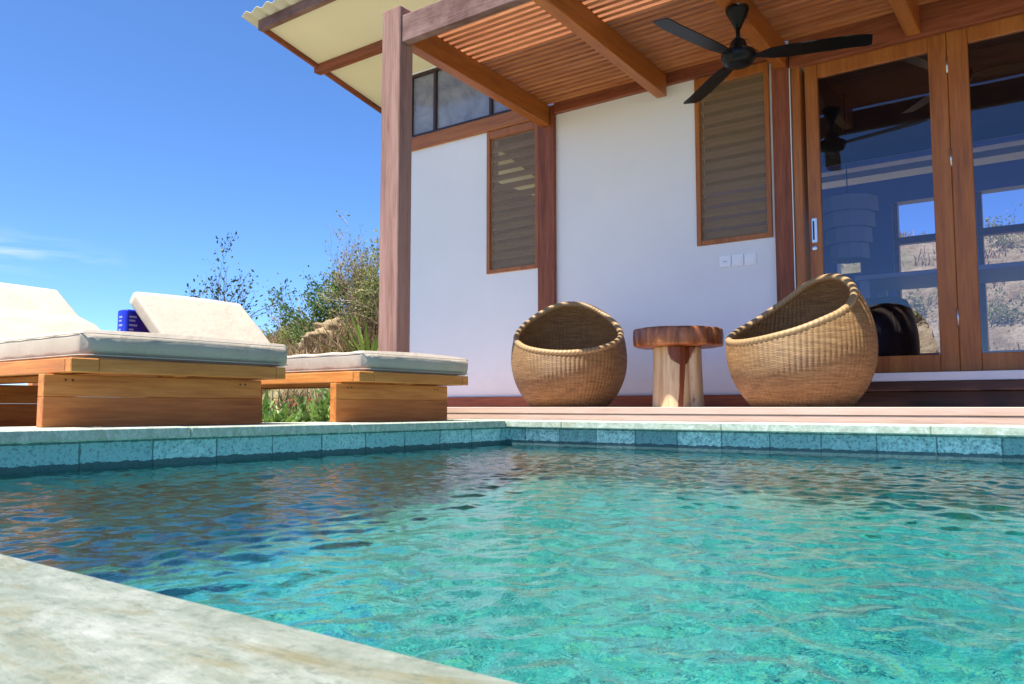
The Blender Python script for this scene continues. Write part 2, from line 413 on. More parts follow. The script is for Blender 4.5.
# ------------------------------------------------------------------ camera
F = 809.0; PITCH = atan(65 / F); YAW = radians(36.4)
cam_d = bpy.data.cameras.new('camera'); cam = bpy.data.objects.new('camera', cam_d); C.objects.link(cam)
cam_d.sensor_width = 36; cam_d.lens = F / 1024 * 36; cam_d.clip_start = 0.02; cam_d.clip_end = 6000
cam.rotation_euler = (pi / 2 + PITCH, 0, YAW); cam.location = (0, 0, 0)
cam_d.dof.use_dof = True; cam_d.dof.focus_distance = 4.2; cam_d.dof.aperture_fstop = 42
S.camera = cam

# ------------------------------------------------------------------ light
SUN = Vector((-0.13, -0.32, 0.925)).normalized()
sd = bpy.data.lights.new('sun', 'SUN'); so = bpy.data.objects.new('sun', sd); C.objects.link(so)
sd.energy = 4.0; sd.angle = radians(0.45); sd.color = (1.0, 0.955, 0.88)
so.rotation_euler = SUN.to_track_quat('Z', 'Y').to_euler(); so.location = (-4, -4, 20)
w = bpy.data.worlds.new('World'); S.world = w; w.use_nodes = True
nt = w.node_tree; bg = nt.nodes['Background']
sky = nt.nodes.new('ShaderNodeTexSky'); sky.sky_type = 'NISHITA'; sky.sun_disc = False
sky.sun_elevation = math.asin(SUN.z); sky.sun_rotation = math.atan2(SUN.x, SUN.y)
sky.air_density = 0.6; sky.dust_density = 0.2; sky.ozone_density = 10.0; sky.altitude = 100
# one faint wisp of cirrus, low on the left
tc = nt.nodes.new('ShaderNodeTexCoord')
def wn(t, **k):
    n = nt.nodes.new(t)
    for a, b in k.items(): setattr(n, a, b)
    return n
def wmath(op, a, b):
    n = wn('ShaderNodeMath', operation=op, use_clamp=False)
    for s_, v in zip(n.inputs, (a, b)):
        if isinstance(v, bpy.types.NodeSocket): nt.links.new(v, s_)
        else: s_.default_value = v
    return n.outputs[0]
mp = wn('ShaderNodeMapping'); mp.inputs['Scale'].default_value = (3.0, 3.0, 26.0); nt.links.new(tc.outputs['Generated'], mp.inputs[0])
nz = wn('ShaderNodeTexNoise'); nz.inputs['Scale'].default_value = 2.2; nz.inputs['Detail'].default_value = 6; nz.inputs['Distortion'].default_value = 0.6
nt.links.new(mp.outputs[0], nz.inputs['Vector'])
sx = wn('ShaderNodeSeparateXYZ'); nt.links.new(tc.outputs['Generated'], sx.inputs[0])
dz = wmath('DIVIDE', wmath('SUBTRACT', sx.outputs[2], 0.163), 0.016)
band = wmath('POWER', 2.718, wmath('MULTIPLY', wmath('MULTIPLY', dz, dz), -1.0))
cl = wn('ShaderNodeMapRange'); cl.inputs[1].default_value = 0.46; cl.inputs[2].default_value = 0.70
nt.links.new(nz.outputs['Fac'], cl.inputs[0])
az = wn('ShaderNodeMapRange'); az.inputs[1].default_value = -0.87; az.inputs[2].default_value = -0.92
nt.links.new(sx.outputs[0], az.inputs[0])
cm = wmath('MULTIPLY', wmath('MULTIPLY', band, cl.outputs[0]), wmath('MULTIPLY', az.outputs[0], 0.55))
mx = wn('ShaderNodeMix', data_type='RGBA'); nt.links.new(cm, mx.inputs[0]); hs = wn('ShaderNodeHueSaturation'); hs.inputs['Saturation'].default_value = 1.05; nt.links.new(sky.outputs[0], hs.inputs['Color']); nt.links.new(hs.outputs[0], mx.inputs[6]); mx.inputs[7].default_value = (4.2, 4.35, 4.5, 1)
nt.links.new(mx.outputs[2], bg.inputs[0]); bg.inputs[1].default_value = 0.098

# ------------------------------------------------------------------ terrain
def smooth(a, b, x):
    t = np.clip((x - a) / (b - a), 0, 1); return t * t * (3 - 2 * t)
def ground_z(x, y):
    x = np.asarray(x, float); y = np.asarray(y, float)
    m = smooth(-8.5, -6.3, x)                      # 0 = open hillside on the left, 1 = behind the house
    t = y + (0.5 - 0.4 * m) * x - (1.8 + 8.3 * m)
    sp = np.where(t > 8, t, np.log1p(np.exp(np.clip(t * 2.2, -40, 40))) / 2.2)
    h = sp * (0.9 - 0.06 * m)
    cap = 3.0 + 1.5 * m
    h = cap * (1 - np.exp(-h / cap * 1.15))
    # the slope across the water, behind the photographer
    t2 = -(y + 9.0)
    sp2 = np.log1p(np.exp(np.clip(t2, -40, 40)))
    h = h + 0.9 * (1 - np.exp(-sp2 * 0.2 / 0.9))
    far = np.hypot(x, y)
    h = h * (1 - smooth(70, 200, far))
    n1 = 0.22 * np.sin(x * 0.71 + 1.3 * np.sin(y * 0.43)) * np.cos(y * 0.63 + 0.7 * np.sin(x * 0.37)) + 0.09 * np.sin(x * 2.1 + y * 1.3) * np.sin(y * 1.9 - x * 0.8) + 0.05 * np.sin(x * 4.7 - y * 2.9) * np.sin(y * 5.1 + x * 1.7)
    rough = np.clip(h, 0, 1.2) * 1.1
    return -0.42 + h + n1 * rough
def gz(x, y): return float(ground_z(x, y))

ax = np.concatenate([-np.geomspace(2500, 31, 26), np.linspace(-30, 30, 181), np.geomspace(31, 2500, 26)])
ay = np.concatenate([-np.geomspace(2500, 31, 26), np.linspace(-30, 40, 211), np.geomspace(41, 2500, 26)])
GX, GY = np.meshgrid(ax, ay, indexing='ij')
GZ = ground_z(GX, GY)
inpool = (GX > -3.6) & (GX < 3.4) & (GY > -1.2) & (GY < 8.7)
GZ = np.where(inpool, -2.2, GZ)                      # dug out under pool, deck and house
nx, ny = GX.shape
V = np.stack([GX, GY, GZ], -1).reshape(-1, 3)
idx = np.arange(nx * ny).reshape(nx, ny)
Fq = np.stack([idx[:-1, :-1], idx[1:, :-1], idx[1:, 1:], idx[:-1, 1:]], -1).reshape(-1, 4)
def np_mesh(name, V, Fq, mat, parent=None, smooth_=True):
    me = bpy.data.meshes.new(name)
    me.vertices.add(len(V)); me.vertices.foreach_set('co', V.astype(np.float32).ravel())
    k = Fq.shape[1]
    me.loops.add(len(Fq) * k); me.loops.foreach_set('vertex_index', Fq.astype(np.int32).ravel())
    me.polygons.add(len(Fq)); me.polygons.foreach_set('loop_start', np.arange(0, len(Fq) * k, k, dtype=np.int32))
    me.update(calc_edges=True)
    me.polygons.foreach_set('use_smooth', np.full(len(Fq), smooth_))
    return link(name, me, mat, parent)
kind(np_mesh('ground', V, Fq, M['terrain']), 'structure')

# ------------------------------------------------------------------ pool
PX0, PX1, PY0, PY1 = -2.815, 2.6, 0.187, 3.75
WZ, BZ = -0.215, -1.80
CT, CB = -0.075, -0.114
bm = bmesh.new()
def quad(bm, *p):
    return bm.faces.new([bm.verts.new(q) for q in p])
f1 = quad(bm, (PX0, PY0, BZ), (PX1, PY0, BZ), (PX1, PY1, BZ), (PX0, PY1, BZ)); f1.material_index = 2
for a, b, mi in (((PX0, PY1), (PX1, PY1), 0), ((PX0, PY0), (PX0, PY1), 1), ((PX1, PY1), (PX1, PY0), 1), ((PX1, PY0), (PX0, PY0), 0)):
    f = quad(bm, (a[0], a[1], -0.36), (a[0], a[1], CB), (b[0], b[1], CB), (b[0], b[1], -0.36)); f.material_index = mi
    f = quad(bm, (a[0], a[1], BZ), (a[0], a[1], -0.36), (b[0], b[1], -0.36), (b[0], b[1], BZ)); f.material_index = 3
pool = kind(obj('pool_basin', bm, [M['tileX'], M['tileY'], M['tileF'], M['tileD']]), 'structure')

# coping stones, 4 runs of slabs
bm = bmesh.new()
def slab_run(x0, x1, y0, y1, along, step):
    a0, a1 = (x0, x1) if along == 'X' else (y0, y1)
    a = a0
    while a < a1 - 1e-6:
        b = min(a1, a + step * random.uniform(0.97, 1.03))
        if a1 - b < 0.2: b = a1
        dz = random.uniform(-0.0018, 0.0018)
        if along == 'X': box(bm, a + 0.001, b - 0.001, y0, y1, CB, CT + dz, 0.004)
        else: box(bm, x0, x1, a + 0.001, b - 0.001, CB, CT + dz, 0.004)
        a = b
OV = 0.032
slab_run(-3.30, PX1 + 0.5, PY1 - OV, 3.997, 'X', 0.9)
slab_run(-3.30, PX0 + OV, PY0 - OV + 0.002, PY1 - OV - 0.002, 'Y', 0.8)
n_before = len(bm.faces); slab_run(-3.30, PX1 + 0.5, -0.42, PY0, 'X', 1.15)
bm.faces.ensure_lookup_table()
for q_ in range(n_before, len(bm.faces)): bm.faces[q_].material_index = 1
slab_run(PX1 - OV, PX1 + 0.5, PY0 + 0.002, PY1 - OV - 0.002, 'Y', 0.8)
kind(obj('pool_coping', bm, [M['coping'], M['coping_sunlit']]), 'structure')

# water: open wavy surface
xs = np.concatenate([np.arange(PX0, -1.6, 0.011), np.arange(-1.6, 0.15, 0.0075), np.linspace(0.15, PX1, 90)]); ys = np.concatenate([np.arange(PY0, 1.7, 0.0072), np.linspace(1.7, PY1, 190)])
WX, WY = np.meshgrid(xs, ys, indexing='ij')
WH = np.zeros_like(WX)
wr = np.random.default_rng(5)
for i in range(84):
    lam = 0.036 * (0.24 / 0.036) ** wr.random()
    k = 2 * pi / lam; th = wr.random() * 2 * pi
    s_ = (0.0225 if lam < 0.075 else 0.0180 if lam < 0.12 else 0.0125)
    ph = wr.random() * 6.28
    wob = 0.35 * np.sin(WX * wr.uniform(1, 4) + WY * wr.uniform(1, 4) + wr.random() * 6)
    WH += s_ / k * np.sin(k * (WX * cos(th) + WY * sin(th)) + ph + wob * 2)
V = np.stack([WX, WY, WZ + WH], -1).reshape(-1, 3)
nx, ny = WX.shape; idx = np.arange(nx * ny).reshape(nx, ny)
Fq = np.stack([idx[:-1, :-1], idx[1:, :-1], idx[1:, 1:], idx[:-1, 1:]], -1).reshape(-1, 4)
water = kind(np_mesh('pool_water', V, Fq, M['water']), 'structure')
water.cycles.is_caustics_caster = True
pool.cycles.is_caustics_receiver = True
sd.cycles.is_caustics_light = True

# lounger terrace on the left and paving behind the camera
bm = bmesh.new(); box(bm, -5.75, -3.302, -0.9, 4.9, -0.2, -0.120, 0.004)
box(bm, -3.30, PX1 + 2, -1.6, -0.424, -0.2, -0.082, 0.004)
kind(obj('terrace_paving', bm, M['coping']), 'structure')

# deck
YE = 4.0
bm = bmesh.new()
y = YE + 0.024
while y < 5.56:
    box(bm, -3.62, 3.1, y, min(y + 0.115, 5.585), -0.030, -0.004, 0.003); y += 0.121
box(bm, -3.62, 3.1, YE, YE + 0.022, -0.0385, -0.0005, 0.003)       # two edge boards, one over the other
box(bm, -3.62, 3.1, YE + 0.004, YE + 0.022, -0.078, -0.0405, 0.003)
box(bm, -5.55, -3.622, 4.92, 5.585, -0.05, -0.01, 0.003)
for x in np.arange(-3.5, 3.1, 0.6): box(bm, x, x + 0.05, YE + 0.03, 5.58, -0.12, -0.031)
kind(obj('timber_deck', bm, M['deck']), 'structure')

# ------------------------------------------------------------------ house
WY0, WY1 = 5.6, 5.76
HX0, HX1 = -5.55, 3.0
HY1 = 8.8
house = tag(empty('white_villa', (HX0, WY0, 0)), 'white rendered villa with timber framed glass doors and a cream lined overhanging roof', 'house')
def hp(name, bm, mat, parent=house, smooth=False):
    o = obj(name, bm, mat, None, smooth)
    o.parent = parent
    o.matrix_parent_inverse = Matrix.Translation(-parent_world(parent))
    return o
def parent_world(p):
    v = Vector(p.location) if p.type == 'EMPTY' else Vector((0, 0, 0))
    q = p.parent
    while q is not None:
        if q.type == 'EMPTY' and p.type != 'EMPTY':
            v = v + Vector(q.location)
        q = q.parent
    return v if p.type == 'EMPTY' and p.parent is None else Vector((0, 0, 0))

def wall_sheet(bm, xs, zs, holes, y0, y1):
    xs = sorted(set(xs)); zs = sorted(set(zs))
    def solid(i, j):
        cx = (xs[i] + xs[i + 1]) / 2; cz = (zs[j] + zs[j + 1]) / 2
        return not any(h[0] < cx < h[1] and h[2] < cz < h[3] for h in holes)
    nx_, nz_ = len(xs) - 1, len(zs) - 1
    g = [[solid(i, j) for j in range(nz_)] for i in range(nx_)]
    vc = {}
    def v(i, j, k):
        if (i, j, k) not in vc: vc[(i, j, k)] = bm.verts.new((xs[i], (y0, y1)[k], zs[j]))
        return vc[(i, j, k)]
    for i in range(nx_):
        for j in range(nz_):
            if not g[i][j]: continue
            bm.faces.new((v(i, j, 0), v(i + 1, j, 0), v(i + 1, j + 1, 0), v(i, j + 1, 0)))
            bm.faces.new((v(i, j, 1), v(i, j + 1, 1), v(i + 1, j + 1, 1), v(i + 1, j, 1)))
            for di, dj, e in ((-1, 0, ((i, j), (i, j + 1))), (1, 0, ((i + 1, j + 1), (i + 1, j))), (0, -1, ((i + 1, j), (i, j))), (0, 1, ((i, j + 1), (i + 1, j + 1)))):
                a, b = i + di, j + dj
                if 0 <= a < nx_ and 0 <= b < nz_ and g[a][b]: continue
                (p, q), (r, s) = e
                bm.faces.new((v(p, q, 0), v(r, s, 0), v(r, s, 1), v(p, q, 1)))

W1 = (-4.40, -3.84, 1.175, 2.46); W2 = (-2.412, -1.848, 1.19, 2.462)
DX0, DX1 = -1.69, 1.24
door_hole = (DX0, DX1, 0.16, 2.365); cl_hole = (HX0 + 0.17, HX1 - 0.2, 2.60, 3.235)
bm = bmesh.new()
holes = [W1, W2, door_hole, cl_hole]
wall_sheet(bm, [HX0, HX1] + [h[0] for h in holes] + [h[1] for h in holes], [-0.4, 3.255] + [h[2] for h in holes] + [h[3] for h in holes], holes, WY0, WY1)
# back wall with glazed openings, left end and right end walls
B1 = (-1.66, -1.13, 0.2, 2.03); B2 = (-0.93, 0.45, 0.2, 2.03); B3 = (-2.20, -1.97, 1.36, 1.76); B4 = (-2.45, 2.4, 2.27, 2.45)
wall_sheet(bm, [HX0, HX1] + [h[0] for h in (B1, B2, B3, B4)] + [h[1] for h in (B1, B2, B3, B4)], [-0.4, 2.51] + [h[2] for h in (B1, B2, B3, B4)] + [h[3] for h in (B1, B2, B3, B4)], [B1, B2, B3, B4], HY1 - 0.16, HY1)
box(bm, HX0, HX0 + 0.16, WY1 + 0.001, HY1 - 0.161, -0.4, 2.50); box(bm, HX1 - 0.16, HX1, WY1 + 0.001, HY1 - 0.161, -0.4, 2.50)
hp('wall', bm, M['wall'])
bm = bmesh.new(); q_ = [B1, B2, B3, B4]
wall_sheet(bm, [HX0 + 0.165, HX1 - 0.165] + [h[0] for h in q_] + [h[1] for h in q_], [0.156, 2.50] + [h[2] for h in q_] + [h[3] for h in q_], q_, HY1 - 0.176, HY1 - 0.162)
hp('interior_lining', bm, plain('blue_glass_cast', (0.27, 0.29, 0.74), 0.7, 0.3, var=0.05))  # blue cast of the door glass put into the lining's colour
hp('interior_floor', bx(HX0 + 0.17, HX1 - 0.17, WY1 + 0.002, HY1 - 0.17, 0.05, 0.155), M['teakX'])
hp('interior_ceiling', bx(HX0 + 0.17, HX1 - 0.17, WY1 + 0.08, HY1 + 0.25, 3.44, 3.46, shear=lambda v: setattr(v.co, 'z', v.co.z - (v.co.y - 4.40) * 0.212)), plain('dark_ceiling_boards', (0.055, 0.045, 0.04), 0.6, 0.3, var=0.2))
for o_ in (B1, B2):
    bm = bmesh.new()
    box(bm, o_[0] + 0.043, o_[1] - 0.043, HY1 - 0.13, HY1 - 0.05, 1.61, 1.68)
    for x in (o_[0] + 0.002, o_[1] - 0.042): box(bm, x, x + 0.04, HY1 - 0.13, HY1 - 0.05, 0.2, 2.028)
    hp('rear_door_frame', bm, M['doorX'])

# timber framing on the wall face
bm = bmesh.new(); box(bm, -5.57, -3.834, 5.565, 5.598, 2.466, 2.592, 0.004); hp('wall_beam', bm, M['doorX'])
bm = bmesh.new(); box(bm, -3.832, -3.663, 5.560, 5.598, -0.004, 2.545, 0.005); hp('wall_post', bm, M['redZ'])
bm = bmesh.new(); box(bm, -1.823, -1.700, 5.560, 5.598, -0.004, 2.463, 0.005); hp('wall_post', bm, M['redZ'])
hp('header_beam', bx(-1.694, 3.05, 5.552, 5.598, 2.354, 2.62, 0.004), M['redX'])
bm = bmesh.new(); box(bm, HX0, -3.834, 5.575, 5.598, -0.01, 0.088, 0.003); box(bm, -3.661, -1.825, 5.575, 5.598, -0.004, 0.088, 0.003)
hp('skirting_board', bm, M['redX'])
bm = bmesh.new(); box(bm, -1.698, 2.2, 5.48, 5.597, 0.098, 0.157, 0.003); box(bm, -1.698, 2.2, 5.535, 5.597, -0.004, 0.096, 0.003)
hp('door_step', bm, M['darkwood'])
hp('door_sill', bx(-1.698, 2.2, 5.49, 5.61, 0.1595, 0.213, 0.003), M['sill'])
bm = bmesh.new(); tube(bm, [(-1.6955, 5.565, 0.0), (-1.6955, 5.565, 2.36)], 0.0035, 6); hp('joint_bead', bm, M['plastic'])

def louvre_window(W, label):
    x0, x1, z0, z1 = W
    fw = 0.036
    bm = bmesh.new()
    box(bm, x0, x0 + fw, 5.582, 5.66, z0, z1, 0.003); box(bm, x1 - fw, x1, 5.582, 5.66, z0, z1, 0.003)
    box(bm, x0 + fw + .0005, x1 - fw - .0005, 5.583, 5.66, z0 + .0005, z0 + fw, 0.003); box(bm, x0 + fw + .0005, x1 - fw - .0005, 5.583, 5.66, z1 - fw - 0.03, z1 - 0.0005, 0.003)
    fr = hp('louvre_window', bm, M['doorZ'])
    if label: fr['label'] = label
    bm = bmesh.new()
    quad(bm, (x0 + fw, 5.600, z0 + fw), (x1 - fw, 5.600, z0 + fw), (x1 - fw, 5.600, z1 - fw - 0.03), (x0 + fw, 5.600, z1 - fw - 0.03))
    ob = obj('insect_screen', bm, M['screen'], fr)
    ob.matrix_parent_inverse = Matrix.Identity(4)
    bm = bmesh.new()
    z = z0 + fw + 0.045
    while z < z1 - fw - 0.05:
        def tilt(v, zc=z):
            dy, dz_ = v.co.y - 5.64, v.co.z - zc
            a = radians(52); v.co.y = 5.64 + dy * cos(a) - dz_ * sin(a) * 1; v.co.z = zc + dy * sin(a) + dz_ * cos(a)
        box(bm, x0 + fw + 0.002, x1 - fw - 0.002, 5.64 - 0.058, 5.64 + 0.030, z - 0.004, z + 0.004, 0.0015, shear=tilt)
        z += 0.088
    # keep the tilted blades behind the screen
    for v in bm.verts: v.co.y = max(v.co.y, 5.606)
    obj('louvre_blades', bm, M['louvre'], fr)
louvre_window(W1, 'tall louvred window in orange timber frame beside the pergola wall post')
louvre_window(W2, 'tall louvred window in orange timber frame next to the glass doors')

# clerestory glazing under the eaves
bm = bmesh.new()
for x in (-5.36, -5.05, -4.375, -3.70, -3.02, -2.35, -1.68, -1.0, -0.33, 0.34, 1.0, 1.7, 2.35): box(bm, x - 0.016, x + 0.016, 5.604, 5.66, 2.632, 3.203, 0.002)
box(bm, cl_hole[0] + .001, cl_hole[1] - .001, 5.603, 5.66, 2.601, 2.63, 0.002); box(bm, cl_hole[0] + .001, cl_hole[1] - .001, 5.603, 5.66, 3.205, 3.234, 0.002)
cwf = hp('clerestory_window', bm, M['mull'])
bm = bmesh.new(); box(bm, cl_hole[0] + 0.002, cl_hole[1] - 0.002, 5.630, 5.636, 2.62, 3.21); obj('glass_pane', bm, M['glass_dusty'], cwf)

# glazed doors: outer frame, then each leaf
bm = bmesh.new(); box(bm, -1.690, -1.630, 5.575, 5.70, 0.214, 2.364, 0.004); hp('door_jamb', bm, M['doorZ'])
bm = bmesh.new(); box(bm, 1.19, 1.238, 5.575, 5.70, 0.214, 2.364, 0.004)
hp('door_jamb', bm, M['doorZ'])
def leaf(x0, x1, sl, sr, label=None):
    y0, y1 = 5.603, 5.645
    zt, zb = 2.362, 0.216
    bm = bmesh.new()
    box(bm, x0, x0 + sl, y0, y1, zb, zt, 0.004); box(bm, x1 - sr, x1, y0, y1, zb, zt, 0.004)
    box(bm, x0 + sl + .0005, x1 - sr - .0005, y0 + 0.001, y1, zt - 0.10, zt, 0.004); box(bm, x0 + sl + .0005, x1 - sr - .0005, y0 + .001, y1, zb, zb + 0.11, 0.004)
    fr = hp('glass_door', bm, M['doorZ'])
    if label: fr['label'] = label
    obj('glass_pane', bx(x0 + sl - 0.004, x1 - sr + 0.004, 5.620, 5.626, zb + 0.105, zt - 0.095), M['glass'], fr)
    return fr
d1 = leaf(-1.605, -0.728, 0.085, 0.105, 'glass door with flush pull and keyhole on its left stile')
d2 = leaf(-0.725, 0.150, 0.115, 0.105)
d3 = leaf(0.153, 1.186, 0.105, 0.09)
bm = bmesh.new()
box(bm, -1.585, -1.548, 5.598, 5.6025, 1.115, 1.285, 0.003); hb = obj('flush_pull', bm, M['steel'], d1)
obj('pull_recess', bx(-1.577, -1.566, 5.5965, 5.5978, 1.135, 1.265, 0.0005), M['mull'], d1)
bm = bmesh.new(); lathe(bm, [(0.0185, 0), (0.0185, 0.006), (0.015, 0.008)], n=24)
bmesh.ops.rotate(bm, verts=bm.verts, cent=(0, 0, 0), matrix=Matrix.Rotation(pi / 2, 3, 'X')); bmesh.ops.translate(bm, verts=bm.verts, vec=(-1.568, 5.6025, 1.077))
obj('key_cylinder', bm, M['steel'], d1, True)
for z in (0.55, 1.55, 2.15):
    bm = bmesh.new(); tube(bm, [(-0.7265, 5.600, z - 0.055), (-0.7265, 5.600, z + 0.055)], 0.0065, 10); obj('hinge', bm, M['steel'], d1, True)

# roof: high at the front eave, falling to the back
RY0, RY1 = 4.40, 9.5
RX0, RX1 = -6.13, 3.6
rs = 0.212
def rz(y): return 3.46 - (y - RY0) * rs
roof = hp('roof', bmesh.new(), M['sheet'])
def shear_roof(v): v.co.z -= (v.co.y - RY0) * rs
# corrugated sheet
cx = np.arange(RX0 - 0.13, RX1 + 0.12, 0.019); cy = np.array([RY0 - 0.10, RY0 + 1, 6, 8, RY1])
vv = []; ff = []
for k in range(2):
    for i, x in enumerate(cx):
        for yy in cy: vv.append((x, yy, rz(yy) + 0.112 + 0.017 * sin(x * 2 * pi / 0.152) - (0.004 if k else 0)))
n0 = len(cx) * len(cy); L = len(cy)
for k in range(2):
    for i in range(len(cx) - 1):
        for j in range(L - 1):
            a = k * n0 + i * L + j; q = (a, a + L, a + L + 1, a + 1)
            ff.append(q if k == 0 else tuple(reversed(q)))
for i in range(len(cx) - 1):
    a = i * L; ff.append((a, a + n0, a + L + n0, a + L))
for j in range(L - 1):
    ff.append((j, j + 1, j + 1 + n0, j + n0))
me = bpy.data.meshes.new('roof'); me.from_pydata(vv, [], ff); me.polygons.foreach_set('use_smooth', [True] * len(ff)); me.materials.append(M['sheet'])
roof.data = me
bm = bmesh.new(); box(bm, RX0 + 0.012, RX1, RY0 + 0.062, RY1 - 0.1, 3.515, 3.535, shear=shear_roof); obj('soffit_lining', bm, M['soffit'], roof)
bm = bmesh.new(); box(bm, RX0 - 0.02, RX1, RY0, RY0 + 0.06, 3.455, 3.552, 0.004); obj('fascia', bm, M['fascia'], roof)
bm = bmesh.new(); box(bm, RX0 - 0.022, RX0 + 0.010, RY0 + 0.062, RY1, 3.468, 3.558, 0.003, shear=shear_roof); obj('rake_board', bm, M['redY'], roof)
for yy in (5.08,):
    bm = bmesh.new(); box(bm, RX0 - 0.05, RX1, yy, yy + 0.085, 3.435, 3.513, 0.004, shear=lambda v, q=yy: setattr(v.co, 'z', v.co.z - (q - RY0) * rs)); obj('purlin', bm, M['redX'], roof)

# ------------------------------------------------------------------ pergola
perg = tag(empty('pergola', (-3.78, 3.82, -0.075)), 'reddish timber slatted pergola on a weathered square post over the deck', 'pergola')
def pp(name, bm, mat):
    o = obj(name, bm, mat); o.parent = perg; o.matrix_parent_inverse = Matrix.Translation(-perg.location); return o
bm = bmesh.new(); box(bm, -3.868, -3.698, 3.755, 3.885, CT - 0.04, 2.685, 0.006); pp('post', bm, M['postW'])
bm = bmesh.new(); box(bm, 2.75, 2.92, 3.755, 3.885, CT + 0.001, 2.60, 0.006); pp('post', bm, M['postW'])
pp('front_beam', bx(-3.696, 3.05, 3.772, 3.835, 2.430, 2.618, 0.005), M['fascia'])
ps = 0.048
def shear_p(v): v.co.z += (5.55 - v.co.y) * ps
for x0 in (-3.785, -2.705, -1.795, -0.945, 0.0, 0.95, 1.9, 2.85):
    bm = bmesh.new(); box(bm, x0, x0 + 0.085, 3.838, 5.552, 2.372, 2.545, 0.005, shear=shear_p); pp('rafter', bm, M['doorY'])
bm = bmesh.new(); box(bm, -3.660, -1.826, 5.553, 5.598, 2.4665, 2.62, 0.004); pp('ledger', bm, M['redX'])
bm = bmesh.new()
y = 3.845; 
while y < 5.51:
    dz = random.uniform(-0.002, 0.002); dy = random.uniform(-0.003, 0.003)
    box(bm, -3.80, 3.05, y + dy, y + dy + 0.034, 2.547 + dz, 2.578 + dz, 0.002, shear=shear_p); y += 0.064
pp('slats', bm, M['slat'])

# ------------------------------------------------------------------ ceiling fan
FX, FY, FZ = -1.70, 4.60, 2.115
fan = tag(empty('ceiling_fan', (FX, FY, FZ)), 'black three bladed ceiling fan hanging from a pergola rafter', 'fan')
bm = bmesh.new(); lathe(bm, [(0.018, 0.155), (0.030, 0.185), (0.055, 0.235), (0.068, 0.265), (0.070, 0.285), (0.060, 0.289)], n=36); obj('canopy', bm, M['black'], fan, True)
bm = bmesh.new(); lathe(bm, [(0.013, 0.06), (0.013, 0.175)], n=16); obj('down_rod', bm, M['black'], fan, True)
bm = bmesh.new(); lathe(bm, [(0.02, -0.075), (0.06, -0.072), (0.085, -0.058), (0.098, -0.035), (0.102, -0.012), (0.100, 0.006), (0.088, 0.016), (0.066, 0.022), (0.052, 0.045), (0.045, 0.075), (0.030, 0.092), (0.014, 0.098)], n=40); obj('motor', bm, M['black'], fan, True)
for k in range(3):
    a = radians(16 + 120 * k)
    bm = bmesh.new()
    st = [(0.085, 0.022), (0.13, 0.030), (0.19, 0.052), (0.27, 0.060), (0.45, 0.062), (0.62, 0.060), (0.71, 0.056), (0.738, 0.046)]
    prev = None
    for (r, hw) in st:
        ring = []
        for (s1, t1) in ((-1, -.003), (1, -.003), (1, .003), (-1, .003)):
            tw = radians(-9 if r > 0.15 else -3)
            x_, y_, z_ = r, s1 * hw + (0.012 if r > .7 else 0), t1 - 0.012
            ring.append(bm.verts.new((x_, y_ * cos(tw) - z_ * sin(tw), y_ * sin(tw) + z_ * cos(tw) - 0.010)))
        if prev:
            for i in range(4): bm.faces.new((prev[i], prev[(i + 1) % 4], ring[(i + 1) % 4], ring[i]))
        else: bm.faces.new(ring[::-1])
        prev = ring
    bm.faces.new(prev)
    bmesh.ops.recalc_face_normals(bm, faces=bm.faces)
    bmesh.ops.rotate(bm, verts=bm.verts, cent=(0, 0, 0), matrix=Matrix.Rotation(a, 3, 'Z'))
    obj('blade', bm, M['black'], fan)

# ------------------------------------------------------------------ wall plates
def plate(name, x, label, cat, face):
    r = tag(empty(name, (x, 5.5985, 1.053)), label, cat, 'electrical plates on the white wall')
    bm = bmesh.new(); box(bm, -0.0425, 0.0425, -0.009, 0, -0.0425, 0.0425, 0.003, 2); obj('frame_plate', bm, M['plastic'], r)
    bm = bmesh.new()
    if face == 'socket':
        lathe(bm, [(0.0215, 0), (0.0215, 0.002), (0.018, 0.0022), (0.0165, 0.0008)], n=28)
        bmesh.ops.rotate(bm, verts=bm.verts, cent=(0, 0, 0), matrix=Matrix.Rotation(pi / 2, 3, 'X')); bmesh.ops.translate(bm, verts=bm.verts, vec=(0, -0.0095, 0))
        obj('socket_well', bm, M['plastic'], r)
        bm = bmesh.new()
        for sx_ in (-0.008, 0.008):
            box(bm, sx_ - 0.003, sx_ + 0.003, -0.0125, -0.0105, -0.003, 0.003)
        obj('pin_holes', bm, M['mull'], r)
    else:
        def tl(v): v.co.y += v.co.z * 0.10
        box(bm, -0.030, 0.030, -0.0135, -0.0095, -0.030, 0.030, 0.002, shear=tl); obj('rocker', bm, M['plastic'], r)
plate('wall_socket', -2.201, 'white wall socket, left end of the row of three plates', 'socket', 'socket')
plate('light_switch', -2.108, 'white light switch between the socket and the other switch', 'switch', 'sw')
plate('light_switch', -2.015, 'white light switch, right end of the row of three plates', 'switch', 'sw')

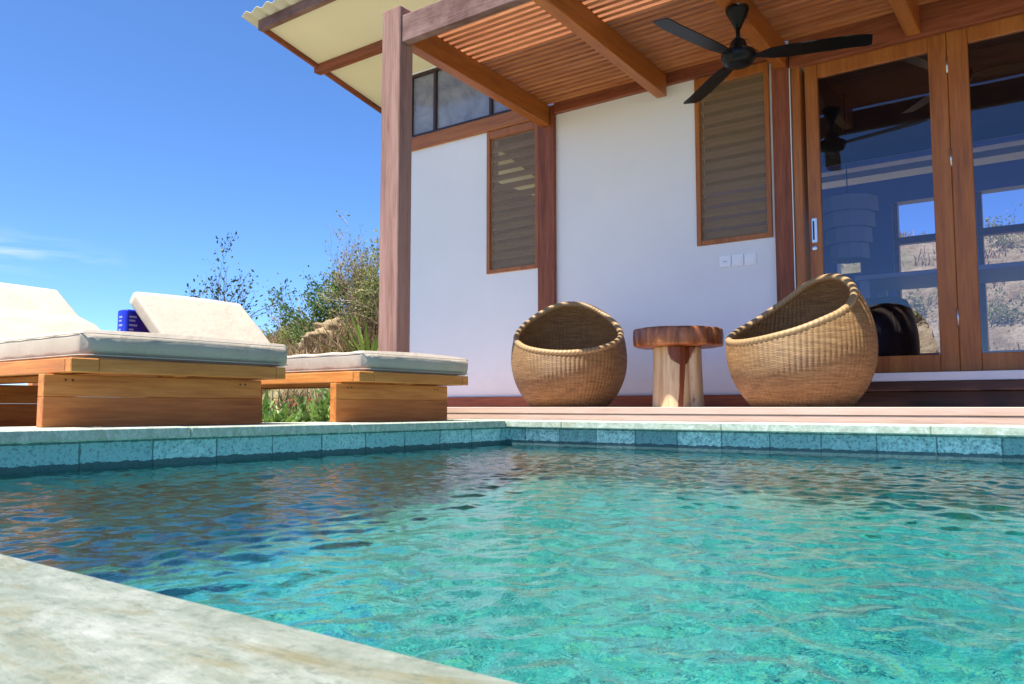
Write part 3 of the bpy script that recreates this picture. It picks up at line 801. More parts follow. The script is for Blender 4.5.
# ------------------------------------------------------------------ rattan egg chairs
def egg_r(z):
    zc, R = 0.33, 0.400
    b = 0.43 if z < zc else 0.50
    return R * sqrt(max(0.0, 1 - ((z - zc) / b) ** 2))
NS, NR = 84, 118
CUT0, CUTK = 0.575, -0.40                    # rim height = CUT0 + CUTK * forward distance
def rim_z(th):
    t = math.degrees(math.acos(max(-1, min(1, cos(th)))))
    K = ((-40, .388), (0, .352), (40, .388), (75, .475), (90, .525), (108, .600), (124, .662), (140, .712), (160, .741), (180, .748), (200, .741))
    for i in range(1, len(K) - 2):
        if t <= K[i + 1][0]:
            f = (t - K[i][0]) / (K[i + 1][0] - K[i][0]); h_ = K[i + 1][0] - K[i][0]
            m0 = (K[i + 1][1] - K[i - 1][1]) / (K[i + 1][0] - K[i - 1][0]) * h_; m1 = (K[i + 2][1] - K[i][1]) / (K[i + 2][0] - K[i][0]) * h_
            return (2 * f ** 3 - 3 * f * f + 1) * K[i][1] + (f ** 3 - 2 * f * f + f) * m0 + (3 * f * f - 2 * f ** 3) * K[i + 1][1] + (f ** 3 - f * f) * m1
    return .747
def make_chair(name, loc, face, label, grp):
    root = tag(empty(name, loc), label, 'chair', grp)
    root.rotation_euler = (0, 0, face)
    me = bpy.data.meshes.new('basket_shell')
    nth, nz_ = 768, 60
    vs = []; uvs = []
    TH = [2 * pi * i / nth for i in range(nth)]
    RZ = [rim_z(t) for t in TH]
    for side in (0, 1):
        for j in range(nz_ + 1):
            for i in range(nth):
                zt = RZ[i]; z = 0.004 + (zt - 0.004) * j / nz_
                r = egg_r(z) - (0.024 if side else 0)
                rib = 0.0034 * abs(cos(TH[i] * NS / 2)) * (1 if side == 0 else -1)
                r += rib
                vs.append((r * cos(TH[i]), r * sin(TH[i]), z)); uvs.append((i / nth * NS, (z) * NR / 0.75))
    fs = []
    W_ = nth; blk = (nz_ + 1) * nth
    for side in (0, 1):
        for j in range(nz_):
            for i in range(nth):
                a = side * blk + j * W_ + i; b = side * blk + j * W_ + (i + 1) % W_
                q = (a, b, b + W_, a + W_)
                fs.append(q if side == 0 else q[::-1])
    me.from_pydata(vs, [], fs)
    uvl = me.uv_layers.new(name='UVMap')
    li = np.zeros(len(me.loops), np.int32); me.loops.foreach_get('vertex_index', li)
    ua = np.array(uvs)[li]
    ua = ua.reshape(-1, 4, 2)
    wrap = (ua[:, :, 0].max(1) - ua[:, :, 0].min(1)) > NS / 2
    sub = ua[wrap]; sub[:, :, 0] = np.where(sub[:, :, 0] < NS / 2, sub[:, :, 0] + NS, sub[:, :, 0]); ua[wrap] = sub
    uvl.data.foreach_set('uv', ua.astype(np.float32).ravel())
    me.polygons.foreach_set('use_smooth', [True] * len(fs))
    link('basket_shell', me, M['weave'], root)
    # rim
    def ring_tube(nm, rad, off, mat, npts=256, m=12):
        vs = []; fs = []; uv = []
        P = [Vector(((egg_r(RZ[(i * nth) // npts]) + off) * cos(2 * pi * i / npts), (egg_r(RZ[(i * nth) // npts]) + off) * sin(2 * pi * i / npts), RZ[(i * nth) // npts])) for i in range(npts)]
        for i in range(npts):
            d = (P[(i + 1) % npts] - P[i - 1]).normalized(); a = Vector((0, 0, 1)); a = (a - d * a.dot(d)).normalized(); b = d.cross(a)
            for k in range(m):
                an = 2 * pi * k / m
                rr = rad * (1 + 0.03 * sin(an * 2 + i / npts * 2 * pi * 90))
                vs.append(P[i] + a * rr * cos(an) + b * rr * sin(an))
        for i in range(npts):
            for k in range(m):
                fs.append((i * m + k, ((i + 1) % npts) * m + k, ((i + 1) % npts) * m + (k + 1) % m, i * m + (k + 1) % m))
                uv += [(i / npts, k / m), ((i + 1) / npts, k / m), ((i + 1) / npts, (k + 1) / m), (i / npts, (k + 1) / m)]
        o = pyobj(nm, vs, fs, mat, root, True)
        ul = o.data.uv_layers.new(name='UVMap'); ul.data.foreach_set('uv', [c for p in uv for c in p])
    ring_tube('rim', 0.0205, -0.012, M['rim'])
    # woven seat
    bm = bmesh.new(); n_ = 96; rr = [0.0, 0.08, 0.16, 0.24, 0.31, 0.36, 0.388]
    uvl = bm.loops.layers.uv.new('UVMap')
    prev = None
    for r in rr:
        zz = 0.27 + 0.03 * (r / 0.388) ** 2
        ring = [bm.verts.new((r * cos(2 * pi * k / n_), r * sin(2 * pi * k / n_), zz)) for k in range(n_)] if r > 0 else [bm.verts.new((0, 0, zz))]
        if prev is not None:
            for k in range(n_):
                f = bm.faces.new((prev[0], ring[k], ring[(k + 1) % n_])) if len(prev) == 1 else bm.faces.new((prev[k], ring[k], ring[(k + 1) % n_], prev[(k + 1) % n_]))
                for lp in f.loops: lp[uvl].uv = (lp.vert.co.x * 60, lp.vert.co.y * 85)
        prev = ring
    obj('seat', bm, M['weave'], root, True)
    return root
make_chair('rattan_egg_chair', (-3.03, 4.78, -0.002), radians(-62), 'round woven rattan egg chair with low front rim, left of the wooden stool', 'rattan chairs on the deck')
make_chair('rattan_egg_chair', (-1.395, 4.63, -0.002), radians(-121), 'round woven rattan egg chair turned sideways, between the wooden stool and glass door', 'rattan chairs on the deck')

# ------------------------------------------------------------------ trunk side table
TX, TY = -2.20, 4.76
tb = tag(empty('tree_trunk_table', (TX, TY, -0.002)), 'small round side table with reddish slab top on a pale tree trunk base', 'side table')
def trunk_mat():
    n = N('pale_trunk_sapwood')
    at = n.new('ShaderNodeAttribute'); at.attribute_name = 'heart_shade'
    co = n.coord('Object', (9, 9, 0.9))
    g = n.noise(co, 3, 6, 0.6, 0.4)
    sap = n.ramp(g, [(0.3, (0.42, 0.28, 0.13)), (0.5, (0.60, 0.45, 0.25)), (0.7, (0.68, 0.55, 0.34))])
    hw = n.ramp(g, [(0.3, (0.10, 0.025, 0.010)), (0.7, (0.24, 0.075, 0.028))])
    f = n.math('ADD', at.outputs['Fac'], n.math('MULTIPLY', n.math('SUBTRACT', n.noise(n.coord('Object', (1, 1, 0.5)), 18, 4), 0.5), 0.5))
    f = n.ramp(f, [(0.44, (0, 0, 0)), (0.54, (1, 1, 1))])
    return n.done(n.bsdf(n.mix(f, sap, hw), 0.4, 0.4, bump=g, bstr=0.25, bdist=0.004))
nth, nz_ = 160, 48
vs = []; hv = []
view = math.atan2(-TY, -TX)                 # towards the pool side where the photographer sat
def lobes(t, z):
    return 0.155 + 0.010 * cos(3 * (t - view) + 0.4) + 0.007 * cos(5 * (t - view) + 1.1) - 0.020 * exp(-((t - view - 0.62) / 0.16) ** 2) + 0.012 * (1 - z / 0.40) ** 2
for j in range(nz_ + 1):
    z = 0.380 * j / nz_
    for i in range(nth):
        t = view - pi + 2 * pi * i / nth
        r = lobes(t, z) * 0.97
        vs.append((r * cos(t), r * sin(t), z))
        d = t - view                              # d > 0 is to the right seen from the pool
        sgn = d
        cz = z / 0.380
        c_ = 0.24 - 0.16 * (1 - cz)
        wdt = 0.10 + (0.62 * max(0, (cz - 0.70) / 0.30) ** 0.45 if cz > 0.70 else 0.06 * max(0, cz - 0.2))
        h = 1.0 - min(1.0, abs(sgn - c_ ) / wdt * 0.55)
        groove_shade = 1.0 - min(1.0, abs(d - 0.72) / 0.16 * 0.55)  # brown shadow of the trunk groove painted beside the heartwood vein
        hv.append(max(h, groove_shade * 0.5))
fs = [(j * nth + i, j * nth + (i + 1) % nth, (j + 1) * nth + (i + 1) % nth, (j + 1) * nth + i) for j in range(nz_) for i in range(nth)]
fs.append(tuple(range(nz_ * nth, nz_ * nth + nth)))
tr_ = pyobj('trunk_base', vs, fs, trunk_mat(), tb, True)
at = tr_.data.attributes.new('heart_shade', 'FLOAT', 'POINT'); at.data.foreach_set('value', hv)
def slabtop_mat():
    n = N('reddish_slab_wood')
    at = n.new('ShaderNodeAttribute'); at.attribute_name = 'ang'
    co = n.coord('Object', (1, 1, 0.25))
    st = n.noise(co, 13, 4, 0.6, 0.8)
    c = n.ramp(st, [(0.34, (0.11, 0.030, 0.010)), (0.5, (0.27, 0.085, 0.025)), (0.66, (0.42, 0.17, 0.06))])
    return n.done(n.bsdf(c, 0.35, 0.45, bump=n.noise(co, 30, 4), bstr=0.2, bdist=0.003))
bm = bmesh.new(); nth = 120; rings = []
for (dr, z) in ((-0.012, 0.403), (-0.002, 0.409), (0, 0.42), (0.002, 0.46), (0, 0.500), (-0.003, 0.511), (-0.012, 0.516), (-0.16, 0.516)):
    rings.append([bm.verts.new(((0.276 + dr + 0.006 * sin(3 * t + 1) + 0.005 * sin(7 * t) + 0.004 * cos(13 * t)) * cos(t), (0.276 + dr + 0.006 * sin(3 * t + 1) + 0.005 * sin(7 * t) + 0.004 * cos(13 * t)) * sin(t), z)) for t in (2 * pi * i / nth for i in range(nth))])
for j in range(len(rings) - 1):
    for i in range(nth): bm.faces.new((rings[j][i], rings[j][(i + 1) % nth], rings[j + 1][(i + 1) % nth], rings[j + 1][i]))
bm.faces.new(rings[-1]); bm.faces.new(rings[0][::-1])
bmesh.ops.translate(bm, verts=bm.verts, vec=(0, 0, -0.022)); obj('slab_top', bm, slabtop_mat(), tb, True)

# ------------------------------------------------------------------ loungers
def soft_slab(bm, path, w0, w1, th, bev=0.03, puff=0.008):
    """cushion swept along a path [(x, z of its top)...], from y=w0 to w1, th thick"""
    n_ = len(path)
    prof = []
    k = 7
    half = (w1 - w0) / 2; cy = (w0 + w1) / 2
    sec = []
    for q in range(4):
        cxs, czs = [(half - bev, -bev), (-(half - bev), -bev), (-(half - bev), -(th - bev)), (half - bev, -(th - bev))][q]
        for i in range(k):
            a = pi / 2 * q + pi / 2 * i / (k - 1)
            sec.append((cxs + bev * cos(a), czs + bev * sin(a)))
        if q in (0, 2):
            x_a, x_b = (half - bev, -(half - bev)) if q == 0 else (-(half - bev), half - bev)
            z_ = 0 if q == 0 else -th
            for i in range(1, 12):
                f = i / 12; sec.append((x_a + (x_b - x_a) * f, z_ + (puff * sin(pi * f) if q == 0 else 0)))
    pts = []
    for i, (x, z) in enumerate(path):
        a = Vector((path[max(0, i - 1)][0], path[max(0, i - 1)][1])); b = Vector((path[min(n_ - 1, i + 1)][0], path[min(n_ - 1, i + 1)][1]))
        d = (b - a).normalized(); nrm = Vector((-d.y, d.x))
        if nrm.y < 0: nrm = -nrm
        pts.append((Vector((x, z)), nrm, d))
    rings = []
    # rounded ends: extra inset rings
    def ring(p, nrm, shrink):
        r = []
        for (sy, sz) in sec:
            yy = sy * (1 - shrink / half) if True else sy
            zz = -th / 2 + (sz + th / 2) * (1 - shrink / (th / 2) * 0.98)
            q = p + nrm * zz
            r.append(bm.verts.new((q.x, cy + yy, q.y)))
        return r
    e = bev
    for i in range(6):
        a = pi / 2 * i / 5
        p, nrm, d = pts[0]; rings.append(ring(p + d * (e - e * sin(a)) * -1 + d * e, nrm, e * (1 - sin(a)) if False else e * (1 - sin(a))))
    for p, nrm, d in pts[1:-1]: rings.append(ring(p, nrm, 0))
    for i in range(6):
        a = pi / 2 * (1 - i / 5)
        p, nrm, d = pts[-1]; rings.append(ring(p - d * (e - e * sin(a)), nrm, e * (1 - sin(a))))
    m = len(sec)
    for i in range(len(rings) - 1):
        for q in range(m): bm.faces.new((rings[i][q], rings[i][(q + 1) % m], rings[i + 1][(q + 1) % m], rings[i + 1][q]))
    bm.faces.new(rings[0][::-1]); bm.faces.new(rings[-1])
    bmesh.ops.recalc_face_normals(bm, faces=bm.faces)

def make_lounger(yc, label, back, wid):
    r = tag(empty('sun_lounger', (-4.1, yc, -0.12)), label, 'sun lounger', 'teak sun loungers beside the pool')
    def lp(name, bm, mat, smooth=False):
        for v in bm.verts: v.co -= Vector((-4.1, yc, -0.12))
        return obj(name, bm, mat, r, smooth)
    h = wid / 2
    for (xa, zb) in ((-3.05, CT + 0.001), (-4.75, -0.1195)):
        bm = bmesh.new(); zs_ = zb + (0.118 - zb) * 0.58
        box(bm, xa - 0.045, xa, yc - h + 0.0, yc + h - 0.03, zb, zs_ - 0.0004, 0.002); nf_ = len(bm.faces)
        box(bm, xa - 0.045, xa - 0.0006, yc - h + 0.0, yc + h - 0.03, zs_ + 0.0004, 0.118, 0.002)
        bm.faces.ensure_lookup_table()
        for q_ in range(nf_): bm.faces[q_].material_index = 1
        lp('leg_panel', bm, [M['teakY'], M['teakRed']])
    for yy in (yc - h + 0.075, yc - h + 0.10, yc + h - 0.14, yc + h - 0.115):
        bm = bmesh.new(); tube(bm, [(-3.052, yy, 0.098), (-3.0490, yy, 0.098)], 0.004, 12); lp('screw_plug', bm, M['mull'])
    bm = bmesh.new()
    box(bm, -5.36, -2.965, yc - h + 0.03, yc - h + 0.065, 0.122, 0.174, 0.003); box(bm, -5.36, -2.965, yc + h - 0.035, yc + h, 0.122, 0.174, 0.003)
    box(bm, -5.36, -2.966, yc - 0.03, yc + 0.03, 0.119, 0.150, 0.003)
    lp('side_rails', bm, M['teakX'])
    bm = bmesh.new(); box(bm, -2.963, -2.92, yc - h + 0.03, yc - h + 0.13, 0.1225, 0.1735, 0.003); box(bm, -2.963, -2.921, yc - h + 0.131, yc + h - 0.05, 0.1225, 0.1735, 0.003); box(bm, -2.963, -2.92, yc + h - 0.049, yc + h, 0.1225, 0.1735, 0.003)
    lp('end_board', bm, M['teakY'])
    bm = bmesh.new()
    x = -5.30
    while x < -3.05:
        box(bm, x, x + 0.07, yc - h + 0.067, yc + h - 0.037, 0.152, 0.172, 0.002); x += 0.095
    lp('bed_slats', bm, M['teakY'])
    hx = back[0][0]
    m0, m1 = yc - h + 0.075, yc + h + 0.035
    bm = bmesh.new()
    path = [(-2.93, 0.277)] + [(-2.93 - (abs(hx) - 2.93) * i / 24, 0.277 + 0.003 * sin(i * 1.9)) for i in range(1, 24)] + [(hx + 0.01, 0.277)]
    soft_slab(bm, path, m0, m1, 0.10, 0.026)
    mt = lp('mattress', bm, M['fabric'], True)
    bm = bmesh.new()
    # piping round the top seam of the mattress
    for zz in (0.2655, 0.187):
        tube(bm, [(hx + .03, m0 - 0.001, zz), (-2.965, m0 - 0.001, zz), (-2.94, m0 + .012, zz), (-2.929, m0 + .035, zz), (-2.929, m1 - .035, zz), (-2.94, m1 - .012, zz), (-2.965, m1 + 0.001, zz), (hx + .03, m1 + 0.001, zz)], 0.002, 6)
    for v in bm.verts: v.co -= Vector((-4.1, yc, -0.12))
    obj('seam_piping', bm, M['piping'], mt, True)
    bm = bmesh.new()
    soft_slab(bm, back, m0, m1, 0.10, 0.026)
    lp('backrest_cushion', bm, M['fabric'], True)
    # board that carries the raised back, and its prop
    bm = bmesh.new()
    (xa, za), (xb, zb) = back[0], back[-1]
    d = Vector((xb - xa, 0, zb - za)).normalized(); nn = Vector((d.z, 0, -d.x)); nn = nn if nn.z < 0 else -nn
    a = Vector((xa, 0, za)) + nn * 0.112; b = Vector((xb, 0, zb)) + nn * 0.112 - d * 0.05
    pr = [a, b, b + nn * 0.02, a + nn * 0.02]
    lo = [bm.verts.new((p.x, m0 + 0.05, p.z)) for p in pr]; hi = [bm.verts.new((p.x, m1 - 0.09, p.z)) for p in pr]
    for i in range(4): bm.faces.new((lo[i], lo[(i + 1) % 4], hi[(i + 1) % 4], hi[i]))
    bm.faces.new(lo[::-1]); bm.faces.new(hi)
    bmesh.ops.recalc_face_normals(bm, faces=bm.faces)
    lp('back_board', bm, M['teakY'])
    mid = a.lerp(b, 0.75)
    for yy in (yc - 0.2, yc + 0.2):
        bm = bmesh.new(); tube(bm, [(mid.x, yy, mid.z - 0.01), (mid.x - 0.14, yy, 0.165)], 0.012, 8)
        lp('back_prop', bm, M['teakZ'])
    return r
def lin(pts, n_=10):
    o_ = []
    for (a, b) in zip(pts[:-1], pts[1:]):
        for i in range(n_): o_.append((a[0] + (b[0] - a[0]) * i / n_, a[1] + (b[1] - a[1]) * i / n_))
    return o_ + [pts[-1]]
make_lounger(1.805, 'teak sun lounger with beige mattress nearest the near end of the pool', lin([(-4.30, 0.275), (-4.66, 0.47), (-4.87, 0.535), (-5.16, 0.715)]), 0.95)
make_lounger(3.115, 'teak sun lounger with beige mattress and raised back, beside the weathered pergola post', lin([(-4.535, 0.275), (-4.80, 0.50), (-5.11, 0.755)]), 0.86)

bb = tag(empty('blue_packet', (-5.235, 2.86, 0.173)), 'blue printed packet standing behind the raised back of the far lounger', 'packet')
bm = bmesh.new(); box(bm, -0.06, 0.06, -0.11, 0.06, 0, 0.47, 0.014, 3); obj('pouch', bm, M['blue'], bb, True)
for i, (dz, hl) in enumerate(((0.30, .05), (0.33, .03), (0.36, .055), (0.39, .04), (0.415, .05))):
    obj('print_mark', bx(0.0602, 0.0612, -0.09, -0.09 + hl, dz, dz + 0.012), M['whiteprint'], bb)
    obj('print_mark', bx(-0.03, -0.03 + hl * 0.8, -0.1112, -0.1102, dz, dz + 0.012), M['whiteprint'], bb)

# ------------------------------------------------------------------ plants
def leaves_mesh(name, pts, mat, parent, size, seed, aspect=0.5, droop=0.3):
    """many small bent leaf quads; pts = [(pos, dir, tone)]"""
    r = np.random.default_rng(seed)
    vs = []; fs = []; tone = []
    for (p, d, tn) in pts:
        s = size * r.uniform(0.6, 1.3)
        d = (Vector(d) + Vector(r.normal(0, 0.5, 3)) - Vector((0, 0, droop))).normalized()
        a = d.cross(Vector(r.normal(0, 1, 3))).normalized() * (s * aspect * 0.5)
        up = d.cross(a).normalized() * s * 0.12
        b = len(vs)
        vs += [p, p + d * s * 0.5 + a + up, p + d * s, p + d * s * 0.5 - a + up]
        fs.append((b, b + 1, b + 2, b + 3)); tone += [tn] * 4
    o = pyobj(name, vs, fs, mat, parent)
    at = o.data.attributes.new('tone', 'FLOAT', 'POINT'); at.data.foreach_set('value', [float(t) for t in tone])
    return o

def grow(seed, height, stems, spread, twig_levels=3, kink=0.18, base_r=0.05, lean=(0, 0), upward=0.6, seg=5, kids=3, ratio=0.6, open_=0.6):
    """branching skeleton: returns list of polylines with radii and list of tip points"""
    r = random.Random(seed)
    lines = []; tips = []
    def branch(p, d, L, rad, lev):
        pts = [p]; rr = [rad]; q = p.copy(); dd = d.copy()
        for i in range(seg):
            dd = (dd + Vector((r.gauss(0, kink), r.gauss(0, kink), r.gauss(0, kink) + 0.05 * upward))).normalized()
            q = q + dd * (L / seg); pts.append(q.copy()); rr.append(rad * (1 - 0.75 * (i + 1) / seg))
            if lev >= twig_levels - 1: tips.append((q.copy(), dd.copy()))
        lines.append((pts, rr, lev))
        if lev < twig_levels:
            for k in range(kids):
                i = r.randint(max(1, seg // 2 - 1), seg)
                nd = (dd * 0.8 + Vector((r.gauss(0, open_), r.gauss(0, open_), r.gauss(0.25, 0.3)))).normalized()
                branch(pts[i], nd, L * ratio * r.uniform(0.7, 1.2), max(0.003, rr[i] * 0.75), lev + 1)
    for s in range(stems):
        a = r.uniform(0, 2 * pi); sp = spread * r.uniform(0.3, 1.0)
        d = Vector((cos(a) * sp + lean[0], sin(a) * sp + lean[1], 1)).normalized()
        branch(Vector((0, 0, -0.12)), d, height * 0.5 * r.uniform(0.8, 1.15), base_r * r.uniform(0.7, 1.1), 0)
    return lines, tips

def plant(name, x, y, label, cat, group, height, stems, spread, leafmat, nleaf, lsize, seed, bark='bark', wood_name='branches', leaf_name='foliage', base_r=0.04, levels=3, lean=(0, 0), kids=3, tone_bias=0.0, kink=0.18, upward=0.6, leaf_low=0.0, aspect=0.5, open_=0.5):
    z = gz(x, y)
    root = tag(empty(name, (x, y, z)), label, cat, group)
    lines, tips = grow(seed, height, stems, spread, levels, kink, base_r, lean, upward, kids=kids, open_=open_)
    # normalise the height
    zmax = max(p.z for pts, _, _ in lines for p in pts); k = height / zmax
    bm = bmesh.new()
    for pts, rr, lev in lines:
        tube(bm, [p * k for p in pts], [max(0.002, q) for q in rr], 7 if lev == 0 else (5 if lev == 1 else 3), cap=False)
    obj(wood_name, bm, M[bark], root, True)
    if nleaf:
        r = random.Random(seed + 1); P = []
        cand = [t for t in tips if t[0].z * k > leaf_low * height]
        clump = {}
        for _ in range(nleaf):
            i = r.randrange(len(cand)); p, d = cand[i]
            if i not in clump: clump[i] = r.gauss(0.5, 0.22)
            q = p * k + Vector((r.gauss(0, 1), r.gauss(0, 1), r.gauss(0, 1))) * lsize * 0.9
            P.append((q, d, min(1, max(0, clump[i] + r.gauss(0, 0.15) + tone_bias))))
        leaves_mesh(leaf_name, P, M[leafmat], root, lsize, seed + 2, aspect)
    return root

def polar(u, d):
    """a spot d metres out along the sight line through picture column u"""
    a = math.atan((u - 512) / F) - YAW
    return d * sin(a), d * cos(a)

def top_h(u, d, v):
    x, y = polar(u, d)
    return d * cos(math.atan((u - 512) / F)) * (407 - v) / F - gz(x, y)
x, y = polar(217, 19)
plant('tree', x, y, 'sparse dark leaved tree standing alone against the sky behind the loungers', 'tree', None, top_h(218, 19, 234), 5, 0.14, 'leaf_dark', 600, 0.085, 27, base_r=0.05, levels=3, kids=3, leaf_low=0.42, open_=0.26, kink=0.15)
x, y = polar(288, 18)
plant('bare_shrub', x, y, 'thin bare twiggy shrub left of the dry slope', 'shrub', 'bare shrubs on the dry slope', top_h(288, 18, 300), 7, 0.4, 'leaf_dry', 90, 0.08, 31, bark='bark_dry', base_r=0.018)
x, y = polar(306, 16)
plant('bare_shrub', x, y, 'tall bare twiggy shrub rising from green scrub on the dry slope', 'shrub', 'bare shrubs on the dry slope', top_h(306, 16, 288), 9, 0.4, 'leaf_dry', 120, 0.08, 33, bark='bark_dry', base_r=0.018)
x, y = polar(333, 13.0)
plant('leafy_shrub', x, y, 'bright green leafy shrub on top of the slope, left of the tall dry thicket', 'shrub', 'shrubs on the slope', top_h(333, 13, 268), 8, 0.4, 'leaf_green', 3400, 0.06, 41, base_r=0.025)
x, y = polar(358, 12.0)
plant('dry_thicket', x, y, 'tall dry brown thicket with upright twigs just left of the weathered post', 'shrub', 'shrubs on the slope', top_h(358, 12, 210), 18, 0.28, 'leaf_olive', 1700, 0.05, 43, bark='bark_dry', base_r=0.02, kids=4, upward=1.6)
x, y = polar(384, 11.5)
plant('dry_thicket', x, y, 'brown twiggy thicket partly hidden behind the weathered post', 'shrub', 'shrubs on the slope', top_h(384, 11.5, 236), 16, 0.45, 'leaf_olive', 2600, 0.05, 44, bark='bark_dry', base_r=0.022, kids=3)
for i, (u, d, h, lab) in enumerate(((272, 17.5, top_h(272, 17.5, 324), 'low olive bush at the far left foot of the slope'), (296, 15.5, top_h(296, 15.5, 321), 'low yellow green bush at the foot of the dry slope'), (314, 14.2, top_h(314, 14.2, 309), 'low yellow green bush beneath the bright leafy shrub'))):
    x, y = polar(u, d)
    plant('low_bush', x, y, lab, 'bush', 'low bushes on the slope', max(0.4, h), 9, 0.8, 'leaf_olive' if i != 2 else 'leaf_green', 1800, 0.055, 50 + i, base_r=0.015, levels=2, tone_bias=0.15)
for i, (u, d, h) in enumerate(((1003, 12.5, 0.5), (1018, 14.5, 0.6), (915, 12.8, 0.5), (850, 13, 0.6))):
    x, y = polar(u, d)
    plant('dry_bush', x, y, ['straggly dry bush low behind the house, seen through the right glass door', 'straggly dry bush high on the bank seen through the right hand glass door', 'straggly dry bush on the bank seen through the left hand glass door above the table', 'straggly dry bush seen through the small indoor window behind the lamp'][i], 'bush', 'dry bushes behind the house', h, 7, 0.8, 'leaf_olive', 500, 0.05, 150 + i, bark='bark_dry', base_r=0.012, levels=2)
# a withered palm-like frond cluster by the lounger's corner
x, y = polar(266, 15)
zt = gz(x, y)
pr = tag(empty('withered_banana_plant', (x, y, zt)), 'withered brown frond plant with hanging leaves beside the raised lounger back', 'plant')
bm = bmesh.new(); tube(bm, [(0, 0, -0.1), (0.03, 0.02, 0.25), (0.0, 0.05, 0.50)], [0.05, 0.045, 0.04], 8); obj('stem', bm, M['bark_dry'], pr, True)
def blade_leaf(vs, fs, tone, base, d, L, wd, bend, tn, n_=7, fold=0.25):
    side = d.cross(Vector((0, 0, 1)))
    side = side.normalized() if side.length > 1e-4 else Vector((1, 0, 0))
    p = Vector(base); dd = d.copy(); b0 = len(vs)
    for i in range(n_ + 1):
        f = i / n_; w_ = wd * (min(1, 0.55 + 1.6 * f) if f < 0.3 else (1 - ((f - 0.3) / 0.7) ** 1.7)) + 0.0008
        nrm = side.cross(dd).normalized()
        vs += [p - side * w_ + nrm * w_ * fold, p.copy(), p + side * w_ + nrm * w_ * fold]
        tone += [tn - 0.1, tn, tn + 0.1]
        dd = (dd + Vector((0, 0, -bend / n_))).normalized(); p = p + dd * (L / n_)
    for i in range(n_):
        a = b0 + i * 3
        fs += [(a, a + 1, a + 4, a + 3), (a + 1, a + 2, a + 5, a + 4)]
def rosette(name, x, y, label, n_, L, wd, seed, mat, cat='plant', grp=None, zoff=0.0, el=(0.25, 1.3), bend=0.35, parent=None, base=None, part='leaves'):
    r = random.Random(seed); vs, fs, tn = [], [], []
    for i in range(n_):
        a = i * 2.39996 + r.uniform(-0.2, 0.2); e = el[0] + (el[1] - el[0]) * (i / n_) ** 0.8
        d = Vector((cos(a) * cos(e), sin(a) * cos(e), sin(e)))
        blade_leaf(vs, fs, tn, Vector((cos(a), sin(a), 0)) * L * 0.05, d, L * r.uniform(0.75, 1.1), wd, bend * r.uniform(0.5, 1.4), min(1, max(0, r.gauss(0.5, 0.22))))
    if parent is None:
        root = tag(empty(name, (x, y, gz(x, y) + zoff)), label, cat, grp)
    else: root = parent
    o = pyobj(part, vs, fs, M[mat], root, True)
    if base is not None: o.location = base
    at = o.data.attributes.new('tone', 'FLOAT', 'POINT'); at.data.foreach_set('value', tn)
    return root
rosette('', 0, 0, '', 11, 0.55, 0.035, 61, 'leaf_dry', parent=pr, base=(0, 0.05, 0.48), el=(0.2, 1.4), bend=3.0, part='withered_fronds')
x, y = polar(370, 11.0)
rosette('yucca', x, y, 'spiky green yucca at the foot of the weathered pergola post', 34, 0.85, 0.026, 71, 'leaf_agave', grp='spiky garden plants', zoff=0.05, bend=0.2)
# planting beyond the lounger terrace
spots = [(262, 6.9, 'leaf_green', 0.5), (279, 6.6, 'leaf_agave', 0.42), (297, 7.1, 'leaf_green', 0.45), (318, 6.7, 'leaf_agave', 0.52), (332, 6.9, 'leaf_agave', 0.5), (246, 7.0, 'leaf_agave', 0.5)]
gl = ['dark green agave in the garden bed nearest the near lounger leg', 'small pale agave seen under the far lounger, second from its left', 'dark green agave behind the red flowers under the far lounger', 'large yellow green agave seen under the far lounger frame', 'yellow green agave next to the leg panel of the far lounger', 'pale agave hidden behind the near lounger leg panel']
for i, (u, d, mt, L) in enumerate(spots):
    x, y = polar(u, d)
    rosette('agave', x, y, gl[i], 30, L, 0.034, 80 + i, mt, grp='agaves in the garden bed', zoff=0.12, el=(0.15, 1.35))
for i, u in enumerate((287, 306)):
    x, y = polar(u, 6.5)
    plant('flowering_plant', x, y, ['small leafy plant with red flowers, left one under the far lounger', 'small leafy plant with red flowers, right one under the far lounger'][i], 'plant', 'red flowering plants', 0.55, 5, 0.5, 'leaf_green', 260, 0.06, 95 + i, base_r=0.008, levels=2, tone_bias=0.1)
    root = [o for o in C.objects if o.name.startswith('flowering_plant')][-1]
    r = random.Random(i)
    for k in range(5):
        c0 = Vector((r.gauss(0, .12), r.gauss(0, .12), r.uniform(.32, .5))); vv_, ff_ = [], []
        for q in range(5):
            a = q * 2 * pi / 5; d = Vector((cos(a), sin(a), 0.5)) * 0.022; sd_ = Vector((-sin(a), cos(a), 0)) * 0.010
            b_ = len(vv_); vv_ += [c0, c0 + d * 0.6 + sd_, c0 + d, c0 + d * 0.6 - sd_]; ff_.append((b_, b_ + 1, b_ + 2, b_ + 3))
        fo = pyobj('flower', vv_, ff_, M['petal'], root)
        fo.data.attributes.new('tone', 'FLOAT', 'POINT').data.foreach_set('value', [r.random()] * len(vv_))

